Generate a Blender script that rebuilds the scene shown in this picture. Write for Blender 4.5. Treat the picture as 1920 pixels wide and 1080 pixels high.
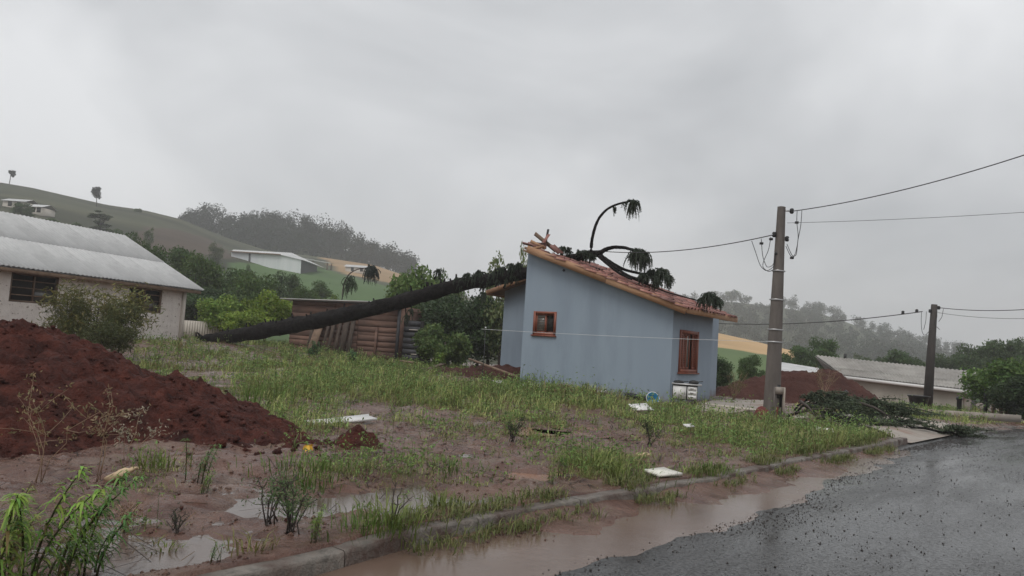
import bpy, math, random
import numpy as np
from mathutils import Vector, Matrix

for _o in list(bpy.data.objects): bpy.data.objects.remove(_o)
S = bpy.context.scene
COL = S.collection
RNG = np.random.default_rng(7)
random.seed(7)

# ------------------------------------------------------------------ camera
CAM_H, FPX, PITCH, ROLL = 1.4, 1400.0, math.radians(4.3), math.radians(3.8)
CF = np.array([0, math.cos(PITCH), math.sin(PITCH)])
_u = np.array([0, -math.sin(PITCH), math.cos(PITCH)]); _r = np.array([1., 0, 0])
CU = _u*math.cos(ROLL) - _r*math.sin(ROLL)
CR = _r*math.cos(ROLL) + _u*math.sin(ROLL)
CP = np.array([0, 0, CAM_H])
cam = bpy.data.cameras.new('camera'); cam.sensor_width = 36; cam.lens = FPX/1920*36
cam.clip_start = .05; cam.clip_end = 4000
camo = bpy.data.objects.new('camera', cam); COL.objects.link(camo)
camo.matrix_world = Matrix([[CR[i], CU[i], -CF[i], CP[i]] for i in range(3)] + [[0, 0, 0, 1]])
S.camera = camo

# ------------------------------------------------------------------ sky, sun, exposure
SUN_EL, SUN_AZ = math.radians(58), math.radians(205)
world = bpy.data.worlds.new('World'); S.world = world; world.use_nodes = True
nt = world.node_tree; nt.nodes.clear()
def N(nt, t, **kw):
    n = nt.nodes.new(t)
    for k, v in kw.items():
        if k.startswith('i_'): n.inputs[k[2:].replace('_', ' ')].default_value = v
        else: setattr(n, k, v)
    return n
wo = N(nt, 'ShaderNodeOutputWorld'); bg = N(nt, 'ShaderNodeBackground'); bg.inputs['Strength'].default_value = .1
sky = N(nt, 'ShaderNodeTexSky', sky_type='NISHITA', sun_disc=False, sun_elevation=SUN_EL, sun_rotation=SUN_AZ, dust_density=4.0, air_density=1.0)
tc = N(nt, 'ShaderNodeTexCoord'); mp = N(nt, 'ShaderNodeMapping'); mp.inputs['Scale'].default_value = (1, 1, 1.5)
mp.inputs['Location'].default_value = (.35, .2, .6)
no = N(nt, 'ShaderNodeTexNoise', i_Scale=1.5, i_Detail=5.0, i_Roughness=.5, i_Distortion=.5)
rp = N(nt, 'ShaderNodeValToRGB')
rp.color_ramp.elements[0].position = .36; rp.color_ramp.elements[0].color = (3.5, 3.62, 3.76, 1)
rp.color_ramp.elements[1].position = .64; rp.color_ramp.elements[1].color = (6.6, 6.68, 6.78, 1)
mx = N(nt, 'ShaderNodeMix', data_type='RGBA'); mx.inputs[0].default_value = .93
L = nt.links.new
L(tc.outputs['Generated'], mp.inputs[0]); L(mp.outputs[0], no.inputs['Vector']); L(no.outputs['Fac'], rp.inputs[0])
L(sky.outputs[0], mx.inputs[6]); L(rp.outputs[0], mx.inputs[7]); L(mx.outputs[2], bg.inputs[0]); L(bg.outputs[0], wo.inputs[0])
sl = bpy.data.lights.new('sun', 'SUN'); sl.energy = .9; sl.angle = math.radians(30); sl.color = (1, .97, .93)
so = bpy.data.objects.new('sun', sl); COL.objects.link(so)
_d = Vector((math.sin(SUN_AZ)*math.cos(SUN_EL), math.cos(SUN_AZ)*math.cos(SUN_EL), math.sin(SUN_EL)))
so.rotation_euler = (-_d).to_track_quat('-Z', 'Y').to_euler(); so.location = (0, -10, 30)
vs = S.view_settings; vs.view_transform = 'Standard'; vs.look = 'None'; vs.gamma = 1; vs.exposure = 0.46; vs.use_curve_mapping = False
cy = S.cycles; cy.use_denoising = True; cy.max_bounces = 6; cy.diffuse_bounces = 3; cy.glossy_bounces = 3; cy.volume_bounces = 1
cy.transparent_max_bounces = 8; cy.caustics_reflective = False; cy.caustics_refractive = False

# ------------------------------------------------------------------ projection helpers (photo pixel -> place)
def ray(x, y): return CF + CR*(x-960)/FPX - CU*(y-540)/FPX
def at(x, y, Y): d = ray(x, y); return CP + d*(Y/d[1])
def G(x, y, z=.12): d = ray(x, y); return CP + d*((z-CAM_H)/d[2])
def proj(P):
    v = np.asarray(P, float) - CP; z = np.maximum(v@CF, 1e-3)
    return 960 + FPX*(v@CR)/z, 540 - FPX*(v@CU)/z
def plane_hit(x, y, p0, n):
    d = ray(x, y); n = np.asarray(n, float); return CP + d*(((np.asarray(p0)-CP)@n)/(d@n))

# ------------------------------------------------------------------ noise
def _h(i, j, s):
    n = (i.astype(np.int64)*374761393 + j.astype(np.int64)*668265263 + s*974634721) & 0x7fffffff
    n = ((n ^ (n >> 13))*1274126177) & 0x7fffffff
    return ((n ^ (n >> 16)) & 0xffff)/65535.0
def vn(x, y, s=0):
    x = np.asarray(x, float); y = np.asarray(y, float)
    i = np.floor(x).astype(np.int64); j = np.floor(y).astype(np.int64); fx = x-i; fy = y-j
    fx = fx*fx*(3-2*fx); fy = fy*fy*(3-2*fy)
    a = _h(i, j, s)*(1-fx)+_h(i+1, j, s)*fx; b = _h(i, j+1, s)*(1-fx)+_h(i+1, j+1, s)*fx
    return a*(1-fy)+b*fy
def fbm(x, y, s=0, o=4):
    r = 0; a = .5; t = 0
    for k in range(o): r = r+a*vn(x*2**k, y*2**k, s+k*17); t += a; a *= .5
    return r/t*2-1
def sm(x, a, b): t = np.clip((np.asarray(x, float)-a)/(b-a), 0, 1); return t*t*(3-2*t)

# ------------------------------------------------------------------ kerb frame and terrain
K0 = np.array([.29, 6.19]); KD = np.array([.665, .747]); KN = np.array([-.747, .665])
KU = [-12, -3, -2.4, -1.4, 0, 1, 3, 5.3, 11, 18, 40]; KV = [-.2, -.18, -.17, -.03, 0, -.04, -.11, -.06, 0, -.07, 0]
def uv(x, y):
    a = np.asarray(x)-K0[0]; b = np.asarray(y)-K0[1]
    u = a*KD[0]+b*KD[1]; return u, a*KN[0]+b*KN[1]-np.interp(u, KU, KV)
def xy(u, v):
    v = np.asarray(v)+np.interp(u, KU, KV); return K0[0]+np.asarray(u)*KD[0]+v*KN[0], K0[1]+np.asarray(u)*KD[1]+v*KN[1]
def zroad(u): return -.5*sm(u, 14, 36)
DIPS = [((480, 912), .55, .07), ((555, 925), .4, .05), ((720, 928), .6, .08), ((800, 915), .5, .05), ((640, 935), .4, .04), ((380, 1015), .45, .08), ((300, 1040), .35, .06),
        ((220, 960), .4, .05), ((420, 960), .35, .04), ((600, 870), .35, .05), ((770, 840), .5, .05), ((860, 930), .4, .04), ((900, 850), .5, .05), ((120, 1040), .5, .06), ((670, 775), .6, .06), ((620, 745), .7, .05), ((760, 800), .5, .04), ((540, 960), .4, .05), ((960, 925), .35, .04)]
DIPS += [((975, 893), .40, .06), ((1085, 812), .6, .06), ((1000, 812), .5, .06)]
DIPS = [(G(*p), r*.9, d*.85) for p, r, d in DIPS]
def H(x, y):
    x = np.asarray(x, float); y = np.asarray(y, float); u, v = uv(x, y)
    lot = .13*np.ones_like(x) + .05*sm(v, 4, 10)
    lot = lot + .42*sm(-x, 2, 15)*sm(y, 14, 34) - .55*sm(u, 26, 40)*sm(v, 6, 12) - .6*sm(x, 15, 60)
    n = .045*fbm(x*.9, y*.9, 3)+.055*fbm(x*2.7, y*2.7, 5)+.04*fbm(x*7, y*7, 9, 3)+.03*np.clip(fbm(x*4, y*4, 13), 0, 1)
    lot = lot + n*sm(v, .1, .6)
    for p, r, d in DIPS:
        q = (x-p[0])**2+((y-p[1])*.8)**2; lot = lot - d*np.exp(-q/(r*r))*sm(v, .12, .4)
    lot = lot-.22*sm(u-1.25*v, 10.6, 11.3)*(1-sm(u-.5*v, 16.9, 17.6))*(1-sm(v, 2.5, 2.9))
    rd = -.08*np.ones_like(x)
    rd = rd + .2*sm(-v, 9.3, 9.6)
    t = sm(v, .0, .04)
    return rd*(1-t)+lot*t + zroad(u)
def on(px, py):
    z = .12
    for _ in range(8): p = G(px, py, z); z = float(H(p[0], p[1]))
    return np.array([p[0], p[1], z])

# ------------------------------------------------------------------ mesh building
class MB:
    def __init__(s): s.V = []; s.F = []; s.C = []; s.n = 0
    def add(s, V, F, col=None):
        V = np.asarray(V, float).reshape(-1, 3)
        Fs = F if isinstance(F, list) and len(F) and isinstance(F[0], np.ndarray) else None
        if Fs is None:
            by = {}
            for f in F: by.setdefault(len(f), []).append(f)
            Fs = [np.array(a) for a in by.values()]
        for a in Fs: s.F.append(a+s.n)
        s.V.append(V); s.n += len(V)
        c = np.ones((len(V), 3)) if col is None else np.broadcast_to(np.asarray(col, float), (len(V), 3))
        s.C.append(c); return s
    def box(s, lo, hi, col=None):
        x0, y0, z0 = lo; x1, y1, z1 = hi
        V = [(x0,y0,z0),(x1,y0,z0),(x1,y1,z0),(x0,y1,z0),(x0,y0,z1),(x1,y0,z1),(x1,y1,z1),(x0,y1,z1)]
        return s.add(V, [(0,3,2,1),(4,5,6,7),(0,1,5,4),(1,2,6,5),(2,3,7,6),(3,0,4,7)], col)
    def beam(s, a, b, w, h, up=(0, 0, 1), col=None):
        a = np.asarray(a, float); b = np.asarray(b, float); d = b-a; d /= np.linalg.norm(d)
        up = np.asarray(up, float); r = np.cross(d, up); r /= np.linalg.norm(r); q = np.cross(r, d)
        V = [p+r*sx*w/2+q*sz*h/2 for p in (a, b) for sx, sz in ((-1,-1),(1,-1),(1,1),(-1,1))]
        return s.add(V, [(0,1,2,3),(7,6,5,4),(0,4,5,1),(1,5,6,2),(2,6,7,3),(3,7,4,0)], col)
    def tube(s, P, R, k=6, col=None, cap=True, rough=0, rng=None):
        P = np.asarray(P, float); R = np.broadcast_to(np.asarray(R, float), (len(P),))
        T = np.gradient(P, axis=0); T /= np.linalg.norm(T, axis=1)[:, None]+1e-9
        ref = np.array([0, 0, 1.]) if abs(T[:, 2]).mean() < .8 else np.array([1., 0, 0])
        A = np.cross(T, ref); A /= np.linalg.norm(A, axis=1)[:, None]+1e-9; B = np.cross(T, A)
        th = np.arange(k)*2*math.pi/k
        rr = R[:, None]*np.ones(k)
        if rough: rr = rr*(1+rough*((rng or RNG).random(rr.shape)-.5))
        V = P[:, None, :]+(A[:, None, :]*np.cos(th)[None, :, None]+B[:, None, :]*np.sin(th)[None, :, None])*rr[:, :, None]
        n = len(P); i = np.arange(n-1)[:, None]*k; j = np.arange(k)[None, :]; j2 = (j+1) % k
        Q = np.stack([i+j, i+j2, i+k+j2, i+k+j], -1).reshape(-1, 4)
        Fs = [Q]
        if cap: Fs.append(np.array([list(range(k))[::-1]])); Fs.append(np.array([[(n-1)*k+q for q in range(k)]]))
        return s.add(V.reshape(-1, 3), Fs, col)
    def build(s, name, mat, parent=None, smooth=False, color=None):
        V = np.concatenate(s.V); m = bpy.data.meshes.new(name)
        m.vertices.add(len(V)); m.vertices.foreach_set('co', V.astype(np.float32).ravel())
        lt = np.concatenate([np.full(len(a), a.shape[1]) for a in s.F]).astype(np.int32)
        lv = np.concatenate([a.ravel() for a in s.F]).astype(np.int32)
        ls = np.concatenate([[0], np.cumsum(lt)[:-1]]).astype(np.int32)
        m.loops.add(len(lv)); m.loops.foreach_set('vertex_index', lv)
        m.polygons.add(len(lt)); m.polygons.foreach_set('loop_start', ls); m.polygons.foreach_set('loop_total', lt)
        if smooth: m.polygons.foreach_set('use_smooth', np.ones(len(lt), bool))
        C = np.concatenate(s.C); a = m.attributes.new('Col', 'FLOAT_COLOR', 'POINT')
        a.data.foreach_set('color', np.concatenate([C, np.ones((len(C), 1))], 1).astype(np.float32).ravel())
        m.update(calc_edges=True); m.validate(); m.materials.append(mat)
        return link(name, m, parent)
def link(name, m, parent=None):
    o = bpy.data.objects.new(name, m); COL.objects.link(o)
    if parent is not None: o.parent = parent
    return o
def tag(o, label=None, cat=None, group=None, kind=None):
    if label: o['label'] = label
    if cat: o['category'] = cat
    if group: o['group'] = group
    if kind: o['kind'] = kind
    return o
def thing(name, label, cat, loc=(0, 0, 0), rz=0, group=None):
    o = bpy.data.objects.new(name, None); COL.objects.link(o); o.empty_display_size = .2
    o.location = tuple(map(float, loc)); o.rotation_euler = (0, 0, rz); return tag(o, label, cat, group)
def grid(X, Y, Z):
    n, m = X.shape; V = np.stack([X, Y, Z], -1).reshape(-1, 3)
    i = np.arange(n-1)[:, None]*m; j = np.arange(m-1)[None, :]
    return V, np.stack([i+j, i+j+1, i+m+j+1, i+m+j], -1).reshape(-1, 4)

# ------------------------------------------------------------------ materials
def mat(name, c1, c2=None, scale=3., rough=.7, rough2=None, bump=0., bscale=None, attr=False, objrand=0., detail=5., spec=.5, metal=0., transl=0., c3=None, c3scale=.6, c3amt=(.5, .65), coord='Object', stretch=(1, 1, 1), objcol=False, dist=.1, splash=None, rot=0., streak=None, specn=None):
    m = bpy.data.materials.new(name); m.use_nodes = True; t = m.node_tree; t.nodes.clear(); L = t.links.new
    out = N(t, 'ShaderNodeOutputMaterial'); b = N(t, 'ShaderNodeBsdfPrincipled')
    b.inputs['Metallic'].default_value = metal; b.inputs['Specular IOR Level'].default_value = spec
    tc = N(t, 'ShaderNodeTexCoord'); mp = N(t, 'ShaderNodeMapping'); mp.inputs['Scale'].default_value = stretch
    if rot:
        m0 = N(t, 'ShaderNodeMapping'); m0.inputs['Rotation'].default_value = (0, 0, rot); L(tc.outputs[coord], m0.inputs[0]); L(m0.outputs[0], mp.inputs[0])
    else: L(tc.outputs[coord], mp.inputs[0])
    nz = N(t, 'ShaderNodeTexNoise', i_Scale=scale, i_Detail=detail, i_Roughness=.6); L(mp.outputs[0], nz.inputs['Vector'])
    rp = N(t, 'ShaderNodeValToRGB'); rp.color_ramp.elements[0].position = .32; rp.color_ramp.elements[1].position = .68
    rp.color_ramp.elements[0].color = (*c1, 1); rp.color_ramp.elements[1].color = (*(c2 or c1), 1); L(nz.outputs['Fac'], rp.inputs[0])
    c = rp.outputs[0]
    if c3:
        n3 = N(t, 'ShaderNodeTexNoise', i_Scale=c3scale, i_Detail=6., i_Roughness=.65); L(mp.outputs[0], n3.inputs['Vector'])
        r3 = N(t, 'ShaderNodeValToRGB'); r3.color_ramp.elements[0].position = c3amt[0]; r3.color_ramp.elements[1].position = c3amt[1]; L(n3.outputs['Fac'], r3.inputs[0])
        x = N(t, 'ShaderNodeMix', data_type='RGBA'); L(r3.outputs[0], x.inputs[0]); L(c, x.inputs[6]); x.inputs[7].default_value = (*c3, 1); c = x.outputs[2]
    if splash:   # mud spattered up the foot of the wall
        sx = N(t, 'ShaderNodeSeparateXYZ'); L(tc.outputs['Object'], sx.inputs[0]); ns = N(t, 'ShaderNodeTexNoise', i_Scale=5., i_Detail=8., i_Roughness=.75); L(tc.outputs['Object'], ns.inputs['Vector'])
        m1 = N(t, 'ShaderNodeMath', operation='MULTIPLY_ADD'); L(ns.outputs['Fac'], m1.inputs[0]); m1.inputs[1].default_value = .9; m1.inputs[2].default_value = -.12
        m2 = N(t, 'ShaderNodeMath', operation='SUBTRACT'); L(m1.outputs[0], m2.inputs[0]); L(sx.outputs[2], m2.inputs[1])
        r5 = N(t, 'ShaderNodeMapRange'); r5.inputs[1].default_value = .0; r5.inputs[2].default_value = .3; r5.inputs[4].default_value = .75; L(m2.outputs[0], r5.inputs[0])
        x = N(t, 'ShaderNodeMix', data_type='RGBA'); L(r5.outputs[0], x.inputs[0]); L(c, x.inputs[6]); x.inputs[7].default_value = (*splash, 1); c = x.outputs[2]
    if attr:
        a = N(t, 'ShaderNodeAttribute', attribute_name='Col'); x = N(t, 'ShaderNodeMix', data_type='RGBA', blend_type='MULTIPLY'); x.inputs[0].default_value = 1
        L(c, x.inputs[6]); L(a.outputs['Color'], x.inputs[7]); c = x.outputs[2]
    if objcol:
        a = N(t, 'ShaderNodeObjectInfo'); x = N(t, 'ShaderNodeMix', data_type='RGBA', blend_type='MULTIPLY'); x.inputs[0].default_value = 1
        L(c, x.inputs[6]); L(a.outputs['Color'], x.inputs[7]); c = x.outputs[2]
    if objrand:
        a = N(t, 'ShaderNodeObjectInfo'); r = N(t, 'ShaderNodeMapRange'); r.inputs[3].default_value = 1-objrand; r.inputs[4].default_value = 1+objrand
        L(a.outputs['Random'], r.inputs[0]); hs = N(t, 'ShaderNodeHueSaturation'); L(r.outputs[0], hs.inputs['Value']); L(c, hs.inputs['Color']); c = hs.outputs[0]
    L(c, b.inputs['Base Color'])
    if specn:   # stone chips standing dull out of the wet film
        n8 = N(t, 'ShaderNodeTexNoise', i_Scale=specn[0], i_Detail=4., i_Roughness=.7); L(tc.outputs[coord], n8.inputs['Vector']); r8 = N(t, 'ShaderNodeMapRange'); r8.inputs[1].default_value = .42; r8.inputs[2].default_value = .6; r8.inputs[3].default_value = specn[1]; r8.inputs[4].default_value = specn[2]
        L(n8.outputs['Fac'], r8.inputs[0]); L(r8.outputs[0], b.inputs['Specular IOR Level'])
    if streak:   # wheel-worn wet streaks along the road
        m0 = N(t, 'ShaderNodeMapping'); m0.inputs['Rotation'].default_value = (0, 0, streak[0]); L(tc.outputs[coord], m0.inputs[0]); m9 = N(t, 'ShaderNodeMapping'); m9.inputs['Scale'].default_value = streak[1]; L(m0.outputs[0], m9.inputs[0])
        n9 = N(t, 'ShaderNodeTexNoise', i_Scale=1.2, i_Detail=6., i_Roughness=.6); L(m9.outputs[0], n9.inputs['Vector']); r9 = N(t, 'ShaderNodeMapRange'); r9.inputs[1].default_value = .35; r9.inputs[2].default_value = .65; r9.inputs[3].default_value = streak[2]; r9.inputs[4].default_value = streak[3]
        L(n9.outputs['Fac'], r9.inputs[0]); L(r9.outputs[0], b.inputs['Roughness'])
    elif rough2 is None: b.inputs['Roughness'].default_value = rough
    else:
        n2 = N(t, 'ShaderNodeTexNoise', i_Scale=scale*.45, i_Detail=4.); L(mp.outputs[0], n2.inputs['Vector'])
        r2 = N(t, 'ShaderNodeMapRange'); r2.inputs[1].default_value = .35; r2.inputs[2].default_value = .65; r2.inputs[3].default_value = rough; r2.inputs[4].default_value = rough2
        L(n2.outputs['Fac'], r2.inputs[0]); L(r2.outputs[0], b.inputs['Roughness'])
    if bump:
        nb = N(t, 'ShaderNodeTexNoise', i_Scale=bscale or scale*4, i_Detail=6., i_Roughness=.65); L(mp.outputs[0], nb.inputs['Vector'])
        bp = N(t, 'ShaderNodeBump'); bp.inputs['Strength'].default_value = bump; bp.inputs['Distance'].default_value = dist; L(nb.outputs['Fac'], bp.inputs['Height']); L(bp.outputs[0], b.inputs['Normal'])
    if transl:
        tr = N(t, 'ShaderNodeBsdfTranslucent'); L(c, tr.inputs[0]); ms = N(t, 'ShaderNodeMixShader'); ms.inputs[0].default_value = transl
        L(b.outputs[0], ms.inputs[1]); L(tr.outputs[0], ms.inputs[2]); L(ms.outputs[0], out.inputs[0])
    else: L(b.outputs[0], out.inputs[0])
    return m
W1 = (1., 1., 1.)
M = dict(
    soil=mat('wet_soil', (.085, .037, .026), (.19, .103, .074), 3.4, .06, .42, .9, 19, c3=(.195, .134, .098), c3scale=1.9, c3amt=(.5, .68), dist=.05),
    redsoil=mat('red_soil', (.055, .0155, .0115), (.15, .044, .03), 4.5, .65, .9, 1., 13, c3=(.042, .012, .009), c3scale=4., c3amt=(.5, .7), dist=.16, spec=.25),
    redsoil2=mat('dull_red_soil', (.052, .021, .017), (.085, .036, .028), 1.2, .8, .9, .8, 6, spec=.2),
    asphalt=mat('wet_asphalt', (.004, .004, .0042), (.075, .074, .073), 55, .27, None, 0., c3=(.012, .012, .012), c3scale=38, c3amt=(.55, .66), detail=3., spec=.42, streak=(-.843, (.3, 1.5, 1), .13, .34), specn=(40., .06, .52)),
    silt=mat('muddy_water', (.12, .08, .06), (.165, .112, .086), .9, .10, .3, .06, 9, dist=.02),
    puddle=mat('puddle_water', (.09, .065, .054), (.135, .098, .08), 1.4, .05, .2, .05, 16, dist=.01),
    puddle2=mat('orange_puddle_water', (.22, .115, .072), (.29, .16, .105), 2., .12, .25, .03, 9, dist=.01),
    kerb=mat('wet_concrete', (.12, .108, .093), (.29, .255, .22), 14, .45, .75, .9, 45, c3=(.085, .05, .038), c3scale=3.5, c3amt=(.44, .6), dist=.03),
    concrete=mat('pale_concrete', (.27, .235, .20), (.35, .31, .27), 4, .45, .8, .3, 30, c3=(.24, .15, .11), c3scale=1.2, c3amt=(.5, .7), dist=.02),
    pole=mat('pole_concrete', (.105, .09, .08), (.165, .145, .13), 5, .75, .85, .4, 40, stretch=(1, 1, .3), dist=.02),
    darkpole=mat('dark_wood_pole', (.03, .026, .023), (.055, .045, .04), 6, .8, None, .4, 30, stretch=(1, 1, .2), dist=.02),
    blue=mat('blue_grey_paint', (.268, .330, .398), (.292, .355, .422), 1.3, .75, .85, .12, 55, c3=(.232, .285, .345), c3scale=1.1, c3amt=(.48, .72), dist=.01, stretch=(1, 1, .22), splash=(.15, .085, .06)),
    winwood=mat('window_wood', (.19, .05, .028), (.27, .083, .045), 6, .5, None, .2, 30, stretch=(1, 1, .25), dist=.01),
    barge=mat('orange_board', (.36, .19, .10), (.47, .28, .16), 3, .7, None, .3, 20, stretch=(.3, 1, 1), objrand=.15, dist=.01, c3=(.17, .07, .04), c3scale=2.2, c3amt=(.58, .72)),
    oldwood=mat('grey_brown_wood', (.13, .085, .055), (.24, .165, .115), 4, .8, None, .4, 25, objrand=.3, dist=.01),
    shedwood=mat('red_brown_plank', (.105, .056, .040), (.185, .105, .075), 2.5, .75, .9, .5, 20, objrand=.22, stretch=(.35, .35, 1.2), c3=(.06, .032, .024), c3scale=1.6, c3amt=(.52, .68), dist=.02),
    greywood=mat('dull_board', (.05, .036, .028), (.09, .066, .05), 4, .85, None, .4, 25, objrand=.25, dist=.01),
    darkwood=mat('dark_board', (.028, .028, .032), (.05, .05, .056), 4, .7, None, .3, 20, objrand=.25, dist=.01),
    dark=mat('dark_interior', (.012, .011, .01), (.02, .018, .016), 3, .9),
    tile=mat('clay_tile', (.18, .066, .05), (.31, .14, .112), 7, .3, .55, .25, 40, objrand=.42, dist=.01),
    bark=mat('wet_bark', (.006, .0055, .0055), (.028, .024, .023), 6, .7, .95, 1., 18, dist=.12, spec=.12),
    twig=mat('twig_bark', (.045, .035, .03), (.075, .06, .05), 6, .8, None, .3, 30),
    leaf=mat('leaf', W1, (.86, .88, .8), 1.2, .5, attr=True, objcol=True, transl=.28, spec=.3),
    needle=mat('needle', W1, (.8, .82, .8), 2, .55, attr=True, transl=.1, spec=.3),
    grass=mat('grass', W1, (.82, .84, .76), .7, .55, attr=True, transl=.3, spec=.25),
    hill=mat('hill_ground', (.85, .86, .84), (1.1, 1.08, 1.), .05, .95, attr=True, spec=.1, c3=None),
    farleaf=mat('far_leaf', W1, (.75, .78, .72), .08, .8, attr=True, spec=.1),
    whitewall=mat('whitewashed_brick', (.66, .61, .56), (.80, .755, .70), 3, .85, None, .7, 12, c3=(.26, .20, .16), c3scale=7., c3amt=(.58, .66), dist=.05),
    roofgrey=mat('fibre_cement', (.46, .465, .46), (.56, .56, .555), 1.4, .55, .8, .15, 20, objrand=.08, c3=(.36, .36, .36), c3scale=.8, c3amt=(.5, .75), dist=.02),
    roofbeige=mat('weathered_sheet', (.24, .225, .205), (.33, .315, .29), 1.5, .7, .9, .2, 15, objrand=.14, c3=(.16, .145, .13), c3scale=1.1, c3amt=(.55, .8), dist=.02),
    beigewall=mat('beige_render', (.42, .385, .33), (.50, .465, .40), 1., .85, None, .15, 30, c3=(.34, .31, .26), c3scale=.7, c3amt=(.45, .7), dist=.02),
    white=mat('white_paint', (.74, .73, .71), (.8, .79, .77), 3, .4, .6, .05, 20),
    whitemetal=mat('white_sheet', (.62, .65, .66), (.70, .72, .73), .6, .5, stretch=(1, 1, .1)),
    foam=mat('foam_board', (.72, .70, .62), (.82, .80, .73), 4, .8, None, .1, 40),
    yfoam=mat('yellow_foam', (.58, .43, .26), (.68, .53, .35), 6, .85, None, .3, 60, dist=.01),
    yellow=mat('yellow_petal', (.75, .42, .03), (.8, .5, .06), 6, .6),
    bluepl=mat('blue_plastic', (.03, .22, .42), (.04, .26, .48), 3, .35),
    black=mat('black_plastic', (.012, .012, .013), (.02, .02, .02), 4, .45),
    cream=mat('cream_panel', (.55, .50, .43), (.62, .57, .50), 3, .6),
    redpl=mat('red_cloth', (.13, .025, .022), (.19, .04, .035), 4, .75, None, .6, 12),
    wire=mat('cable', (.03, .03, .03), (.05, .05, .05), 4, .5),
    string=mat('white_string', (.6, .62, .62), (.7, .7, .7), 4, .6),
    metal=mat('galvanised', (.45, .45, .45), (.55, .55, .55), 8, .45, metal=.6),
    gravel=mat('wet_stone', (.022, .018, .016), (.06, .048, .042), 9, .3, .6, objrand=0),
    glass=mat('window_glass', (.10, .10, .095), (.17, .165, .15), 3, .12, spec=.6),
    dry=mat('dry_stem', (.30, .20, .13), (.42, .30, .20), 8, .8),
)

# ================================================================== LARGE STRUCTURE
# ground: one sheet out to the horizon, fine near the camera
def axis(a, b, st, far, grow=1.16):
    c = list(np.arange(a, b, st)); s = st
    while c[-1] < far[1]: s *= grow; c.append(c[-1]+s)
    s = st
    while c[0] > far[0]: s *= grow; c.insert(0, c[0]-s)
    return np.array(c)
gx = axis(-6, 6.5, .055, (-700, 700), 1.1); gy = axis(3.4, 11, .05, (-120, 900), 1.06)
GX, GY = np.meshgrid(gx, gy); GZ = H(GX, GY) - 1.2*sm(GY, 60, 140)
V, Fq = grid(GX, GY, GZ)
tag(MB().add(V, [Fq]).build('ground', M['soil'], smooth=True), kind='structure')

# road
us = axis(-8, 13, .09, (-60, 260), 1.12); vv = np.concatenate([[-9.4, -8, -6.5, -5, -4, -3.2, -2.6], np.arange(-2.1, -.05, .06)])
def zsurf(u, v): return zroad(u) + .008*fbm(u*.22, v*.5, 31, 1) + .035*sm(-v, .25, 1.9) + .008*fbm(u*2.0, v*2.6, 33)*sm(-v, .2, .5)*(1-sm(-v, 1.0, 1.7))
U, VV = np.meshgrid(us, vv)
RX, RY = xy(U, VV); RZ = zsurf(U, VV)
V, Fq = grid(RX, RY, RZ); tag(MB().add(V, [Fq]).build('road', M['asphalt'], smooth=True), kind='structure')
# muddy water lying in the gutter
us = np.arange(-9, 11.6, .2); t = np.linspace(0, 1, 9)
U, T = np.meshgrid(us, t); VV = -.08-1.9*T
lev = np.interp(us, [-9, 0, 2.5, 4.7, 8.9, 11.6], [.0145, .0145, .015, .0105, .004, -.006])
X, Y = xy(U, VV); Z = zroad(U)+lev[None, :]+0*T
V, Fq = grid(X, Y, Z); tag(MB().add(V, [Fq[:, ::-1]]).build('gutter_water', M['silt'], smooth=True), kind='structure')
U, T = np.meshgrid(np.arange(-1.6, 10.5, .06), np.linspace(0, 1, 9)); wv = np.clip(.34+.5*fbm(U*.9, U*0, 55)+.15*fbm(U*4, U*0, 56), .05, .75)*sm(U, -1.6, -.6)*(1-sm(U, 8.5, 10.5))
X, Y = xy(U, -.09-wv*T); Z = zroad(U)+.075*(1-T)**1.3*np.clip(wv*2.2, 0, 1)+.018*fbm(U*6, T*wv*6, 57)*(1-T)+.006-.02*(T > .95)
V, Fq = grid(X, Y, Z); tag(MB().add(V, [Fq[:, ::-1]]).build('mud_bank', M['soil'], smooth=True), kind='structure')
# standing water on the lot
us = np.linspace(-6.5, 7, 40); vv = np.linspace(.18, 9, 30); U, VV = np.meshgrid(us, vv); X, Y = xy(U, VV)
V, Fq = grid(X, Y, .072+0*X); tag(MB().add(V, [Fq]).build('puddle_water', M['puddle'], smooth=True), kind='structure')
p = on(395, 718); th = np.linspace(0, 2*math.pi, 33)[:-1]
def pool(cx, cy, z, rx, ry, a, s, m):
    r = 1+.28*fbm(np.cos(th)*1.3+s, np.sin(th)*1.3, s); X = rx*r*np.cos(th); Y = ry*r*np.sin(th)
    V = np.stack([cx+X*math.cos(a)-Y*math.sin(a), cy+X*math.sin(a)+Y*math.cos(a), z+0*X], 1)
    V = np.vstack([V, [cx, cy, z]]); tag(MB().add(V, [np.array([[i, (i+1) % 32, 32] for i in range(32)])]).build('puddle', m), kind='structure')
pool(p[0], p[1], np.percentile(H(p[0]+np.cos(th), p[1]+np.sin(th)*1.5), 45), 1.3, 2.0, .3, 3, M['puddle'])
for (a, b, rx, ry, s) in ((975, 893, .42, .6, 5), (1085, 812, .6, .8, 6), (1000, 812, .5, .7, 8)):
    q = on(a, b); zz = np.percentile(H(q[0]+np.cos(th)*rx*.7, q[1]+np.sin(th)*ry*.7), 30); pool(q[0], q[1], max(zz, .108), rx, ry, -.6, s, M['puddle2'])

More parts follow.
